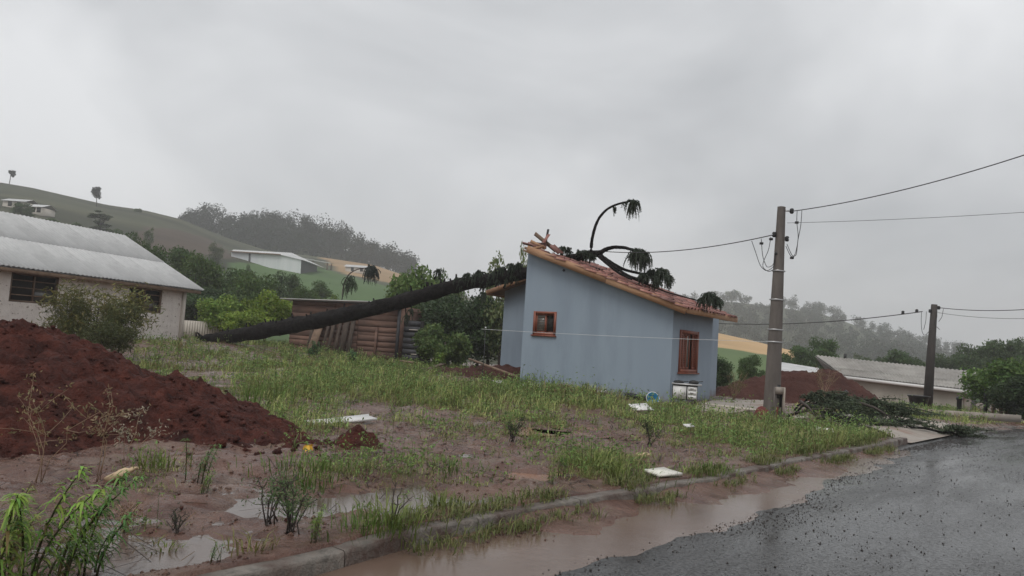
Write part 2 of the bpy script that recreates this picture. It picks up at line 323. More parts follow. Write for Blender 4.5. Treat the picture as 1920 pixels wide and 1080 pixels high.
# kerb: single stones laid end to end
kerb = tag(thing('kerb', None, None), kind='structure')
def kerb_run(u0, u1, step, sink=0.):
    u = u0
    while u < u1-.05:
        e = min(u+step, u1); uu = np.linspace(u+.006, e-.006, 6); z = zroad(uu)-sink
        top = .132+.012*fbm(uu*2, uu*0, 51); jit = .006*random.uniform(-1, 1)
        prof = [(-.095, -.1), (-.088, .09), (-.082, .108), (-.07, .113), (.045, .113), (.052, .105), (.052, -.1)]
        Vs = []
        for i, a in enumerate(uu):
            for (pv, pz) in prof:
                X, Y = xy(a, pv+jit+.006*fbm(np.array([a*6+pz*9]), np.array([pv*20]), 53, 2)[0]); Vs.append((float(X), float(Y), z[i]+pz+(top[i]-.132 if pz > 0 else 0)))
        k = len(prof); Fq = [(i*k+j, i*k+j+1, (i+1)*k+j+1, (i+1)*k+j) for i in range(5) for j in range(k-1)]
        mb = MB().add(Vs, Fq); mb.add(np.array(Vs)[:k], [tuple(range(k))[::-1]]); mb.add(np.array(Vs)[-k:], [tuple(range(k))])
        mb.build('kerb_stone', M['kerb'], kerb); u = e
kerb_run(-7, 11.1, 1.25); kerb_run(17.2, 40, 1.25, .045)
# dropped concrete drive crossing the verge
U, VV = np.meshgrid(np.linspace(0, 1, 24), np.linspace(-.15, 2.7, 20)); U = (11.1+1.25*np.maximum(VV, 0))*(1-U)+(17.2+.5*VV)*U; X, Y = xy(U, VV)
Z = zroad(U)+.03+.125*sm(VV, -.1, .8)+.04*sm(VV, 1, 3)+.006*fbm(U*2, VV*2, 61)
V, Fq = grid(X, Y, Z); tag(MB().add(V, [Fq]).build('driveway', M['concrete'], smooth=True), kind='structure')

# hills: lofted from a foot line to a crest line
class Hill:
    def __init__(s, cols): s.c = np.array(cols, float)
    def col(s, px):
        c = [np.interp(px, s.c[:, 0], s.c[:, i]) for i in range(1, 5)]
        T = at(px, c[0], c[1]); B = at(px, 620, c[2]); B[2] = c[3]; return B, T
    def P(s, px, t):
        B, T = s.col(px); q = B+(T-B)*t; q[2] = B[2]+(T[2]-B[2])*(t*(1.12-.12*t)); return q
    def find(s, px, py):
        lo, hi = 0., 1.
        for _ in range(30):
            m = (lo+hi)/2
            if proj(s.P(px, m))[1] > py: lo = m
            else: hi = m
        return s.P(px, lo)
    def build(s, name, color, n=90, rows=40):
        pxs = np.linspace(s.c[0, 0], s.c[-1, 0], n); ts = np.linspace(0, 1, rows); V = []
        for px in pxs:
            col = [s.P(px, t) for t in ts]; e = col[-1]; d = e[:2]/np.linalg.norm(e[:2])
            b0 = col[0]; d0 = b0[:2]/np.linalg.norm(b0[:2]); col[0] = np.array([b0[0]-d0[0]*12, b0[1]-d0[1]*12, -3.5])
            col += [np.array([e[0]+d[0]*40, e[1]+d[1]*40, e[2]-3]), np.array([e[0]+d[0]*110, e[1]+d[1]*110, -3])]
            V.append(col)
        V = np.array(V); k = rows+2; ns = fbm(V[..., 0]*.03, V[..., 1]*.03, 71); V[..., 2] += ns*1.2*np.concatenate([np.sin(ts*math.pi), [0, 0]])[None, :]
        px, py = proj(V.reshape(-1, 3)); C = color(px, py, V.reshape(-1, 3))
        i = np.arange(n-1)[:, None]*k; j = np.arange(k-1)[None, :]
        Fq = np.stack([i+j, i+k+j, i+k+j+1, i+j+1], -1).reshape(-1, 4)
        return tag(MB().add(V.reshape(-1, 3), [Fq], C).build(name, M['hill'], smooth=True), kind='structure')
def inpoly(px, py, poly):
    r = np.zeros(len(px), bool); n = len(poly)
    for i in range(n):
        x1, y1 = poly[i]; x2, y2 = poly[(i+1) % n]
        c = ((y1 > py) != (y2 > py)) & (px < (x2-x1)*(py-y1)/(y2-y1+1e-9)+x1); r ^= c
    return r
HL = Hill([(-700, 270, 240, 75, 1.5), (0, 342, 260, 80, 1.5), (60, 352, 262, 80, 1.5), (130, 368, 265, 85, 1.5), (200, 384, 270, 90, 1.5), (270, 394, 275, 90, 1), (340, 411, 280, 95, 1), (420, 444, 285, 100, 1), (500, 470, 288, 100, 1), (600, 482, 290, 105, 1), (700, 497, 295, 110, .8), (800, 530, 300, 110, .5), (900, 565, 310, 110, 0), (1010, 600, 320, 110, -.6)])
def cHL(px, py, P):
    C = np.tile([.060, .066, .044], (len(px), 1)); n = fbm(P[:, 0]*.02, P[:, 1]*.05, 81)[:, None]
    m_ = fbm(P[:, 0]*.006+P[:, 1]*.035, P[:, 1]*.012, 83)[:, None]; C = C*(1+.5*n)*(1+.6*m_)+np.clip(n, 0, 1)*np.array([.03, .024, .014])
    C[inpoly(px, py, [(270, 425), (330, 430), (400, 450), (445, 485), (300, 480), (250, 450)])] = (.085, .066, .054)
    C[inpoly(px, py, [(430, 492), (600, 500), (640, 515), (760, 545), (760, 620), (400, 620), (420, 520)])] = (.08, .135, .052)
    C[inpoly(px, py, [(600, 480), (700, 495), (800, 520), (800, 545), (640, 512)])] = (.33, .225, .135)
    return C
HL.build('hillside', cHL, 120, 60)
HF = Hill([(250, 457, 360, 300, 20), (350, 433, 360, 300, 26), (400, 429, 360, 300, 26), (450, 433, 360, 300, 26), (560, 441, 360, 300, 25), (600, 452, 360, 300, 22), (640, 467, 360, 300, 20), (680, 485, 360, 300, 16), (720, 505, 360, 300, 12), (770, 523, 360, 300, 9), (860, 554, 360, 300, 5), (960, 584, 360, 300, 0)])
HF.build('wooded_ridge', lambda px, py, P: np.tile([.05, .06, .035], (len(px), 1)), 60, 16)
HR = Hill([(1150, 590, 175, 60, -1), (1250, 605, 170, 60, -1), (1335, 622, 165, 60, -1), (1400, 636, 165, 60, -1), (1475, 655, 160, 60, -1), (1600, 684, 150, 60, -1.2), (1750, 712, 140, 60, -1.5), (1950, 735, 130, 60, -1.5), (2300, 770, 130, 60, -1.5)])
def cHR(px, py, P):
    C = np.tile([.115, .165, .075], (len(px), 1)); C[py < np.interp(px, [1300, 1335, 1400, 1480], [640, 649, 659, 674])] = (.50, .34, .19); return C
HR.build('field', cHR, 90, 60)
HRF = Hill([(1000, 620, 540, 300, 2), (1150, 588, 540, 300, 2), (1250, 575, 540, 300, 2), (1370, 566, 540, 300, 2), (1400, 569, 540, 300, 2), (1480, 579, 540, 300, 2), (1560, 594, 540, 300, 2), (1600, 609, 540, 300, 2), (1660, 628, 540, 300, 2), (1720, 646, 540, 300, 1), (1800, 664, 540, 300, 0), (1860, 684, 540, 300, -1), (2050, 715, 540, 300, -2), (2300, 740, 540, 300, -2)])
HRF.build('wooded_hill', lambda px, py, P: np.tile([.05, .06, .035], (len(px), 1)), 60, 20)

# ------------------------------------------------------------------ foliage
def leaves(mb, C, size, col, rng, asp=.55, up=.0, nrm=None, jitter=.35, tintz=None):
    """small diamond leaves at centres C"""
    n = len(C); d = rng.normal(size=(n, 3)); d[:, 2] += up; d /= np.linalg.norm(d, axis=1)[:, None]
    e = rng.normal(size=(n, 3)); e -= d*(d*e).sum(1)[:, None]; e /= np.linalg.norm(e, axis=1)[:, None]
    s = (np.asarray(size)*(0.6+.8*rng.random(n)))[:, None]
    f = np.cross(d, e)*s*.18
    V = np.stack([C-d*s*.5, C+e*s*asp*.5+f, C+d*s*.5, C-e*s*asp*.5+f], 1).reshape(-1, 3)
    i = np.arange(n)[:, None]*4; F = np.concatenate([i+np.array([[0, 1, 2]]), i+np.array([[0, 2, 3]])])
    c = np.asarray(col)*np.ones((n, 3))*(1-jitter/2+jitter*rng.random((n, 1)))
    c[:, 0] *= 1+.3*(rng.random(n)-.5)
    mb.add(V, [F], np.repeat(c, 4, 0))
def crown(seed, W, Hh, z0, nb, n, size, col, flat=0., sparse=1., droop=0, asp=.55, up=0.):
    rng = np.random.default_rng(seed); mb = MB(); B = []
    for i in range(nb):
        for _ in range(60):
            p = rng.uniform(-1, 1, 3)
            if .15 < np.linalg.norm(p) < 1: break
        r = rng.uniform(.2, .36)
        B.append((p[0]*W*.5*(1-r), p[1]*W*.5*(1-r), z0+Hh*.5+p[2]*Hh*.5*(1-r*.8), r*min(W, Hh)*.5*1.15, rng.uniform(.72, 1.25)))
    w = np.array([b[3]**2 for b in B]); w /= w.sum()
    cnt = rng.multinomial(n, w)
    for b, k in zip(B, cnt):
        d = rng.normal(size=(k, 3)); d /= np.linalg.norm(d, axis=1)[:, None]
        rad = b[3]*(rng.random(k)**.45)*(1+.25*rng.normal(size=k)*.6); C = np.array(b[:3])+d*rad[:, None]*np.array([1.1, 1.1, .85-flat])
        C[:, 2] -= droop*rad*rng.random(k)
        leaves(mb, C, size, np.array(col)*b[4], rng, asp=asp, up=up)
    return mb, B
def trunk_mb(B, rng, h, r, z0):
    mb = MB(); top = z0+h*.55
    P = np.array([(0, 0, -.1), (.03*h*rng.normal()*.3, .02, top*.4), (.04*h*rng.normal()*.3, .03*h*rng.normal()*.3, top)])
    mb.tube(P, [r, r*.8, r*.35], 7, rough=.2, rng=rng)
    for b in sorted(B, key=lambda b: -b[3])[:7]:
        s = P[1]*.4+P[2]*.6*rng.uniform(.5, 1); e = np.array(b[:3]); m = (s+e)/2+np.array([0, 0, -.06*h]); mb.tube([s, m, e], [r*.4, r*.25, r*.08], 5, rng=rng)
    return mb
PROTO = {}
def tree_proto(key, seed, W, Hh, z0, nb, n, size, col, rt=.05, droop=0, flat=0, asp=.55, up=0.):
    mb, B = crown(seed, W, Hh, z0, nb, n, size, col, droop=droop, flat=flat, asp=asp, up=up)
    c = mb.build('crown', M['leaf']).data; t = trunk_mb(B, np.random.default_rng(seed), Hh, rt, z0).build('trunk', M['twig'], smooth=True).data
    for o in [o for o in COL.objects if o.data in (c, t)]: bpy.data.objects.remove(o)
    PROTO[key] = (c, t, W, z0+Hh)
# unit trees: about 2 wide
tree_proto('round', 11, 2.0, 1.85, .15, 26, 8500, .085, (.080, .125, .048))
tree_proto('broad', 12, 2.2, 1.7, .2, 30, 8500, .085, (.09, .14, .046))
tree_proto('tall', 13, 1.3, 2.4, .15, 26, 6500, .08, (.078, .122, .048))
tree_proto('light', 14, 2.0, 1.8, .08, 24, 5500, .10, (.14, .20, .055))
tree_proto('bush', 15, 2.0, 1.25, .02, 26, 7500, .09, (.10, .15, .05))
tree_proto('dense', 18, 2.0, 2.0, .0, 34, 11000, .085, (.068, .105, .045))
tree_proto('airy', 16, 2.0, 2.0, .3, 20, 3200, .10, (.105, .135, .062), droop=.5)
tree_proto('slim', 17, .55, 2.4, .2, 22, 3000, .07, (.08, .11, .05))
tree_proto('plume', 19, 2.0, 2.0, .05, 34, 3600, .11, (.17, .18, .085), droop=.3, asp=.12, up=-.6, rt=.03)
def tree(name, px, ytop, wpx, D, zb, key, label, tint=(1, 1, 1), group=None, cat='tree', rz=None, P=None):
    """tree standing at depth D with its foot at height zb, crown top at pixel ytop, width wpx"""
    top = at(px, ytop, D); base = np.array([top[0]-.0, D, zb]) if P is None else P
    h = top[2]-base[2]; w = wpx/FPX*D*1.22; c, t, W0, H0 = PROTO[key]
    r = thing(name, label, cat, base, RNG.uniform(0, 6.28) if rz is None else rz, group); r.scale = (w/W0, w/W0, h/H0*1.02)
    a = link('crown', c, r); a.color = (*tint, 1); link('trunk', t, r); return r

# far woods: countless trees read as one mass
def wood(name, label, hill, n, pxr, top, bot, hgt, size, col, seed, per=90):
    rng = np.random.default_rng(seed); mb = MB()
    for i in range(n):
        px = rng.uniform(*pxr); a = np.interp(px, *top); b = np.interp(px, *bot); py = a+(b-a)*rng.random()**1.5
        q = hill.find(px, py); h = hgt*rng.uniform(.55, 1.25); w = h*rng.uniform(.35, .6)
        k = int(per*rng.uniform(.7, 1.2)); tint = rng.uniform(.75, 1.25)
        for _ in range(5):
            c0 = q+np.array([rng.normal()*w*.28, rng.normal()*w*.28, h*rng.uniform(.3, .82)]); d = rng.normal(size=(k//5, 3)); d /= np.linalg.norm(d, axis=1)[:, None]
            leaves(mb, c0+d*(rng.random(k//5)**.5*h*.24)[:, None], size, np.array(col)*tint, rng)
        mb.tube([q, q+np.array([0, 0, h*.6])], [.16, .08], 3, np.array([.05, .045, .04]))
    return tag(mb.build(name, M['farleaf']), label, 'wood', kind='stuff')
wood('forest', 'hazy dark woodland covering the ridge behind the white warehouse', HF, 240, (340, 775),
     ([340, 400, 450, 560, 600, 640, 680, 720, 775], [433, 429, 433, 441, 452, 467, 485, 505, 523]), ([340, 450, 560, 640, 700, 775], [440, 480, 492, 495, 508, 527]), 11.5, .9, (.026, .036, .023), 101, 300)
wood('forest', 'pale misty forest covering the long hill behind the utility poles', HRF, 560, (1150, 2000),
     ([1150, 1250, 1370, 1400, 1480, 1560, 1600, 1660, 1720, 1800, 1860, 2000], [588, 575, 566, 569, 579, 594, 609, 628, 646, 664, 684, 708]), ([1150, 1400, 1600, 1800, 2000], [650, 665, 700, 720, 740]), 9.0, 1.0, (.040, .053, .036), 102, 190)

# ================================================================== BUILDINGS
def rel(o, parent):
    """mesh given in world coordinates under an (unscaled) parent"""
    pm = Matrix.Translation(parent.location) @ parent.rotation_euler.to_matrix().to_4x4()
    o.matrix_parent_inverse = pm.inverted(); return o
def lathe(mb, prof, k=16, o=(0, 0, 0), col=None):
    th = np.arange(k)*2*math.pi/k; V = np.array([[r*math.cos(a)+o[0], r*math.sin(a)+o[1], z+o[2]] for r, z in prof for a in th]); n = len(prof)
    return mb.add(V, [(i*k+j, i*k+(j+1) % k, (i+1)*k+(j+1) % k, (i+1)*k+j) for i in range(n-1) for j in range(k)], col)
def wall_cols(mb, f, cols, depth):
    """wall face from columns [(a0,a1,zb,ztop0,ztop1,hole or None)], f(a, d, z) -> point, with reveals"""
    for a0, a1, zb, t0, t1, hole in cols:
        def q(*p): mb.add([f(*x) for x in p], [(0, 1, 2, 3)])
        if hole is None: q((a0, 0, zb), (a1, 0, zb), (a1, 0, t1), (a0, 0, t0))
        else:
            h0, h1 = hole; q((a0, 0, zb), (a1, 0, zb), (a1, 0, h0), (a0, 0, h0)); q((a0, 0, h1), (a1, 0, h1), (a1, 0, t1), (a0, 0, t0))
            q((a0, 0, h0), (a1, 0, h0), (a1, depth, h0), (a0, depth, h0)); q((a0, depth, h1), (a1, depth, h1), (a1, 0, h1), (a0, 0, h1))
            q((a0, 0, h0), (a0, depth, h0), (a0, depth, h1), (a0, 0, h1)); q((a1, depth, h0), (a1, 0, h0), (a1, 0, h1), (a1, depth, h1))
    return mb

# ---- blue house crushed by the tree (local x along the gable wall, y to the back)
HO = np.array([4.35, 19.9, 0.]); HA = math.radians(-36)
HXv = np.array([math.cos(HA), math.sin(HA), 0]); HYv = np.array([-math.sin(HA), math.cos(HA), 0])
house = thing('house', 'small blue-grey house with a clay tile roof under the fallen trunk', 'house', HO, HA)
def hl(P): P = np.asarray(P, float)-HO; return np.array([P@HXv, P@HYv, P[2]])
ZT = lambda x: 2.68-.333*x
HXL, HYB, SLP = -4.86, 2.87, .333
mb = MB(); f = lambda a, d, z: (a, d, z)
wall_cols(mb, f, [(HXL, -4.47, -.05, ZT(HXL), ZT(-4.47), None), (-4.47, -3.70, -.05, ZT(-4.47), ZT(-3.7), (1.75, 2.42)), (-3.70, -1.8, -.05, ZT(-3.7), ZT(-1.8), None), (-1.8, 0, -.05, ZT(-1.8), ZT(0), None)], .12)
mb.build('wall', M['blue'], house)
mb = MB(); f = lambda a, d, z: (-d, a, z)
wall_cols(mb, f, [(0, .49, -.05, 2.68, 2.68, None), (.49, 1.76, -.05, 2.68, 2.68, (.955, 2.08)), (1.76, HYB, -.05, 2.68, 2.68, None)], .12)
mb.build('wall', M['blue'], house)
mb = MB(); mb.add([(HXL, 0, -.05), (HXL, 3.0, -.05), (HXL, 3.0, ZT(HXL)-.3), (HXL, 2.2, ZT(HXL)-.75), (HXL, 1.2, ZT(HXL)-.7), (HXL, .6, ZT(HXL)-.1), (HXL, 0, ZT(HXL))], [tuple(range(7))[::-1]])
mb.build('wall', M['blue'], house, )
MB().add([(0, HYB, -.05), (HXL, HYB, -.05), (HXL, HYB, ZT(HXL)), (0, HYB, 2.68)], [(0, 1, 2, 3)]).build('wall', M['blue'], house)
# recessed rear wing
wx0, wy0, wy1 = -7.86, 3.0, 6.6; zw = lambda x: ZT(HXL)-.333*(HXL-x)
MB().add([(wx0, wy0, -.05), (HXL, wy0, -.05), (HXL, wy0, zw(HXL)-.08), (wx0, wy0, zw(wx0))], [(0, 1, 2, 3)]).build('wall', M['blue'], house)
MB().add([(wx0, wy1, -.05), (wx0, wy0, -.05), (wx0, wy0, zw(wx0)), (wx0, wy1, zw(wx0))], [(0, 1, 2, 3)]).build('wall', M['blue'], house)
MB().add([(-1.2, wy1, -.05), (wx0, wy1, -.05), (wx0, wy1, zw(wx0)), (HXL, wy1, zw(HXL)), (-1.2, wy1, ZT(-1.2))], [(0, 1, 2, 3, 4)]).build('wall', M['blue'], house)
MB().add([(-1.2, HYB, -.05), (-1.2, wy1, -.05), (-1.2, wy1, ZT(-1.2)), (-1.2, HYB, ZT(-1.2))], [(0, 1, 2, 3)]).build('wall', M['blue'], house)
MB().box((HXL, .02, -.04), (-.02, HYB-.02, .06)).build('floor_slab', M['concrete'], house)
# small sliding window
def frame(mb, f, a0, a1, z0, z1, w, d0, d1):
    def bx(p, q, r, s):
        P = [f(a, d, z) for z in (r, s) for a, d in ((p, d0), (q, d0), (q, d1), (p, d1))]
        mb.add(P, [(3, 2, 1, 0), (4, 5, 6, 7), (0, 1, 5, 4), (1, 2, 6, 5), (2, 3, 7, 6), (3, 0, 4, 7)])
    bx(a0, a0+w, z0, z1); bx(a1-w, a1, z0, z1); bx(a0+w, a1-w, z0, z0+w); bx(a0+w, a1-w, z1-w, z1)
fm = lambda a, d, z: (a, d, z); fr = lambda a, d, z: (-d, a, z)
win = tag(MB().box((-4.44, .07, 1.78), (-3.73, .075, 2.39)).build('window', M['dark'], house), 'small square brown wooden window')
mb = MB(); frame(mb, fm, -4.47-.02, -3.70+.02, 1.73, 2.44, .075, -.025, .09); mb.build('window_frame', M['winwood'], win)
mb = MB(); frame(mb, fm, -4.41, -4.06, 1.81, 2.36, .035, .02, .05); frame(mb, fm, -4.08, -3.77, 1.81, 2.36, .03, .05, .08); mb.build('sash', M['winwood'], win)
MB().box((-4.37, .03, 1.85), (-4.1, .036, 2.32)).build('pane', M['glass'], win); MB().box((-4.04, .06, 1.85), (-3.8, .066, 2.32)).build('pane', M['dark'], win)
mb = MB()
for k in range(6): mb.beam((-4.37, .022, 1.89+.075*k), (-4.1, .022, 1.89+.075*k), .02, .012)
tag(mb.build('slats', M['oldwood'], win), kind='stuff')
MB().box((-4.53, -.06, 1.695), (-3.65, .0, 1.735)).build('sill', M['winwood'], win)
# tall shuttered window
win = tag(MB().add([(-.11, .5, .96), (-.11, 1.75, .96), (-.11, 1.75, 2.075), (-.11, .5, 2.075)], [(0, 1, 2, 3)]).build('window', M['dark'], house), 'wide brown window with louvred shutters, one half open')
mb = MB(); frame(mb, fr, .47, 1.78, .935, 2.10, .09, -.03, .1); mb.build('window_frame', M['winwood'], win)
for a0, a1, d in ((.56, .82, .02), (.82, 1.08, .035), (1.44, 1.69, .02)):
    mb = MB(); frame(mb, fr, a0, a1, 1.03, 2.01, .05, d, d+.035); sh = mb.build('shutter', M['winwood'], win)
    mb = MB()
    for k in range(18):
        z = 1.10+.048*k; mb.add([fr(a0+.05, d+.03, z+.02), fr(a1-.05, d+.03, z+.02), fr(a1-.05, d+.002, z-.018), fr(a0+.05, d+.002, z-.018)], [(0, 1, 2, 3)])
    tag(mb.build('louvres', M['winwood'], sh), kind='stuff')
mb = MB(); frame(mb, fr, 1.10, 1.36, 1.03, 2.01, .055, .06, .09); mb.build('sash', M['winwood'], win)
MB().add([fr(1.15, .08, 1.08), fr(1.31, .08, 1.08), fr(1.31, .08, 1.96), fr(1.15, .08, 1.96)], [(0, 1, 2, 3)]).build('pane', M['glass'], win)
mb = MB(); P = [fr(a, d, z) for z in (.90, .937) for a, d in ((.42, -.07), (1.83, -.07), (1.83, .0), (.42, .0))]
mb.add(P, [(3, 2, 1, 0), (4, 5, 6, 7), (0, 1, 5, 4), (1, 2, 6, 5), (2, 3, 7, 6), (3, 0, 4, 7)]).build('sill', M['winwood'], win)
# roof of the front pitch
roof = MB(); RX0, RX1, RY0, RY1 = -4.82, .44, -.27, 3.62
roof.add([(RX0, RY0, ZT(RX0)+.02), (RX1, RY0, ZT(RX1)+.02), (RX1, RY1, ZT(RX1)+.02), (RX0, RY1, ZT(RX0)+.02), (RX0, RY0, ZT(RX0)+.10), (RX1, RY0, ZT(RX1)+.10), (RX1, RY1, ZT(RX1)+.10), (RX0, RY1, ZT(RX0)+.10)],
         [(0, 3, 2, 1), (4, 5, 6, 7), (0, 1, 5, 4), (1, 2, 6, 5), (2, 3, 7, 6), (3, 0, 4, 7)])
roof = roof.build('roof', M['oldwood'], house)
def sl(x, y, dz): return np.array([x, y, ZT(x)+dz])
for a, b in ((-4.70, -1.93), (-1.92, .47)): MB().beam(sl(a, -.29, .055), sl(b, -.29, .055), .035, .21, (-.316, 0, -.95) if False else (.316, 0, .95)).build('barge_board', M['barge'], roof)
MB().beam(sl(-4.86, -.255, -.03), sl(.40, -.255, -.03), .03, .06, (.316, 0, .95)).build('verge_batten', M['oldwood'], roof)
MB().beam((.47, -.26, ZT(.45)+.05), (.47, 3.62, ZT(.45)+.05), .03, .15).build('fascia_board', M['barge'], roof)
MB().beam((.2, 2.9, 2.60), (.2, 3.62, 2.60), .08, .12).build('purlin', M['oldwood'], roof)
# tiles, one by one
yy = np.linspace(0, .215, 10); pr_ = np.where(yy < .125, .05*np.sin(np.clip(yy/.125, 0, 1)*math.pi)**.8, -.012*np.sin(np.clip((yy-.125)/.09, 0, 1)*math.pi))
def tile_mesh(mb=None):
    m = mb or MB(); Lt = .42; th_ = .014; k = 10
    top0 = np.stack([np.zeros(k), yy, pr_+th_], 1); top1 = np.stack([np.full(k, -Lt), yy*.94+.006, pr_*.9+th_], 1); b0 = top0-[0, 0, th_]
    V = np.concatenate([top0, top1, b0]); F = [(i, i+1, k+i+1, k+i) for i in range(k-1)]+[(i+1, i, 2*k+i, 2*k+i+1) for i in range(k-1)]
    return m.add(V, F)
tm = tile_mesh().build('tile', M['tile'], smooth=True); tmesh = tm.data; bpy.data.objects.remove(tm)
ang = math.atan(SLP); rngT = np.random.default_rng(3); first = None
for r in range(15):
    for c in range(18):
        x = .52-.365*r*math.cos(ang); y = -.34+.219*c
        gone = (r >= 13 and c < 9 and rngT.random() < .75) or (9 <= r <= 11 and 5 <= c <= 9 and rngT.random() < .5) or rngT.random() < .05
        if gone: continue
        o = bpy.data.objects.new('tile', tmesh); COL.objects.link(o); o.parent = roof; j = 1+4*(rngT.random() < .22)
        o.location = (x+rngT.normal()*.008*j, y+rngT.normal()*.006*j, ZT(x)+.115+.004*rngT.random()*j)
        o.rotation_euler = (rngT.normal()*.015*j, ang-.045+rngT.normal()*.012*j, rngT.normal()*.02*j)
# rear pitch behind the ridge
rear = MB()
a_ = [(-4.95, 2.55), (-8.3, 2.55), (-8.3, 7.0), (-4.95, 7.0)]
rear.add([(x, y, zw(x)+d) for d in (.02, .09) for x, y in a_], [(0, 1, 2, 3), (7, 6, 5, 4), (0, 4, 5, 1), (1, 5, 6, 2), (2, 6, 7, 3), (3, 7, 4, 0)])
rear = rear.build('rear_roof', M['oldwood'], house)
mb = MB()
for r in range(9):
    for c in range(20):
        if rngT.random() < .06: continue
        x = -8.35+.365*r; y = 2.5+.219*c; t = MB(); tile_mesh(t); V = np.concatenate(t.V)*[-1, 1, 1]; ca, sa = math.cos(ang-.045), math.sin(ang-.045)
        V = np.stack([V[:, 0]*ca+x, V[:, 1]+y, V[:, 0]*sa+V[:, 2]+zw(x)+.1], 1)+rngT.normal(size=3)*.006; mb.add(V, [a[:, ::-1] for a in t.F])
tag(mb.build('rear_tiles', M['tile'], rear, smooth=True), kind='stuff')
MB().beam((-8.32, 2.5, zw(-8.3)+.03), (-8.32, 7.0, zw(-8.3)+.03), .03, .16).build('fascia_board', M['barge'], rear)
MB().beam((-8.3, 2.52, zw(-8.3)+.03), (-5.6, 2.52, zw(-5.6)+.03), .03, .16).build('barge_board', M['barge'], rear)
# splintered timber at the broken ridge
def hp(px, py, off): return hl(plane_hit(px, py, HO+HYv*off, HYv))
for (a, b, off, w, h, m) in (((1003, 438), (1042, 470), .1, .03, .12, 'oldwood'), ((1028, 430), (1022, 462), .5, .05, .06, 'darkwood'), ((995, 452), (1022, 466), -.22, .03, .09, 'barge'),
                             ((992, 468), (1020, 462), -.27, .03, .09, 'barge'), ((1000, 462), (1030, 476), .3, .03, .08, 'barge')):
    A = hp(*a, off); B = hp(*b, off+.15); MB().beam(A, B, w, h, (.3, -.2, .9)).build('broken_rafter', M[m], roof)
for px, py in ((1003, 462), (1010, 466), (1016, 459), (1024, 468), (1034, 473), (1046, 478)):
    A = hp(px, py, .02); o = bpy.data.objects.new('tile', tmesh); COL.objects.link(o); o.parent = roof; o.location = tuple(A); o.rotation_euler = (rngT.normal()*.5, ang+rngT.normal()*.4, rngT.normal()*.8)
MB().beam(hp(1056, 506, -.012), hp(1058, 508, -.012), .05, .06).build('wall_vent', M['darkwood'], house)
MB().beam((HXL+.02, -.03, ZT(HXL)-1.0), (HXL+.02, -.03, ZT(HXL)-.05), .03, .04).build('corner_lath', M['cream'], house)

# ---- white house on the left (local x from the far corner towards the camera, y out of the wall)
WO = np.array([-14.9, 34., 0.]); wd = np.array([-.348, -.9375]); WA = math.atan2(wd[1], wd[0])
WX = np.array([wd[0], wd[1], 0]); WY = np.array([-wd[1], wd[0], 0])
wh = thing('house', 'low white-washed brick house with a long grey sheet roof', 'house', WO+[0, 0, .4], WA)
def wl(px, py, off=0): P = plane_hit(px, py, WO+WY*off, WY)-WO; return P@WX, P[2]
w1 = [wl(22, 512), wl(106, 572)]; w2 = [wl(243, 538), wl(301, 588)]
zt, zb = 2.9-.4, -.5
def wcols():
    a0, a1 = w2[1][0], w2[0][0]; b0, b1 = w1[1][0], w1[0][0]
    h2 = (w2[1][1]-.4, w2[0][1]-.4+.02); h1 = (w1[1][1]-.4, w1[0][1]-.4+.05)
    return [(0, a0, zb, zt, zt, None), (a0, a1, zb, zt, zt, h2), (a1, b0, zb, zt, zt, None), (b0, b1, zb, zt, zt, h1), (b1, 15, zb, zt, zt, None)], (a0, a1, *h2), (b0, b1, *h1)
cols, R2, R1 = wcols(); f = lambda a, d, z: (a, -d, z)
wall_cols(MB(), f, cols, .18).build('wall', M['whitewall'], wh)
MB().add([(0, 0, zb), (0, 0, zt), (0, -4.6, 4.9), (0, -9.2, zt), (0, -9.2, zb)], [(0, 1, 2, 3, 4)]).build('wall', M['whitewall'], wh)
MB().add([(0, -9.2, zb), (0, -9.2, zt), (15, -9.2, zt), (15, -9.2, zb)], [(0, 1, 2, 3)]).build('wall', M['whitewall'], wh)
for (a0, a1, z0, z1), nm in ((R2, 3), (R1, 3)):
    w = MB().box((a0, -.2, z0), (a1, -.17, z1)).build('window', M['dark'], wh); mb = MB(); frame(mb, f, a0, a1, z0, z1, .07, .02, .12)
    mb.build('window_frame', M['oldwood'], w)
    for k in range(1, 4):
        zz = z0+(z1-z0)*k/4; MB().beam((a0+.07, -.08, zz), (a1-.07, -.08, zz), .05, .035).build('glazing_bar', M['oldwood'], w)
    MB().beam(((a0+a1)/2, -.08, z0+.07), ((a0+a1)/2, -.08, z1-.07), .06, .06, (1, 0, 0)).build('glazing_bar', M['oldwood'], w)
    MB().box((a0+.1, -.15, z0+.1), ((a0+a1)/2-.05, -.14, z0+(z1-z0)*.5)).build('pane', M['glass'], w)
MB().beam((.0, .03, zb), (.0, .03, zt), .16, .16, (1, 0, 0)).build('corner_post', M['cream'], wh)
MB().beam((-.55, .45, zt-.08), (15, .45, zt-.08), .06, .14).build('fascia_board', M['oldwood'], wh)
def corr_sheet(Wd, Ln, waves, amp):
    k = waves*4+1; a = np.linspace(0, Wd, k); z = amp*np.cos(np.linspace(0, waves*2*math.pi, k))
    V = np.concatenate([np.stack([a, np.zeros(k), z], 1), np.stack([a, np.full(k, Ln), z], 1), np.stack([a, np.zeros(k), z-.02], 1), ])
    F = [(i, i+1, k+i+1, k+i) for i in range(k-1)]+[(i+1, i, 2*k+i, 2*k+i+1) for i in range(k-1)]
    return MB().add(V, F)
whroof = MB().add([(-.6, .5, zt), (15, .5, zt), (15, -4.7, 4.96), (-.6, -4.7, 4.96)], [(0, 1, 2, 3)]).add([(-.6, -4.7, 4.96), (15, -4.7, 4.96), (15, -9.8, zt), (-.6, -9.8, zt)], [(0, 1, 2, 3)]).build('roof', M['roofgrey'], wh)
sa = math.atan2(4.96-zt, 5.2); Ls = math.hypot(5.2, 4.96-zt)
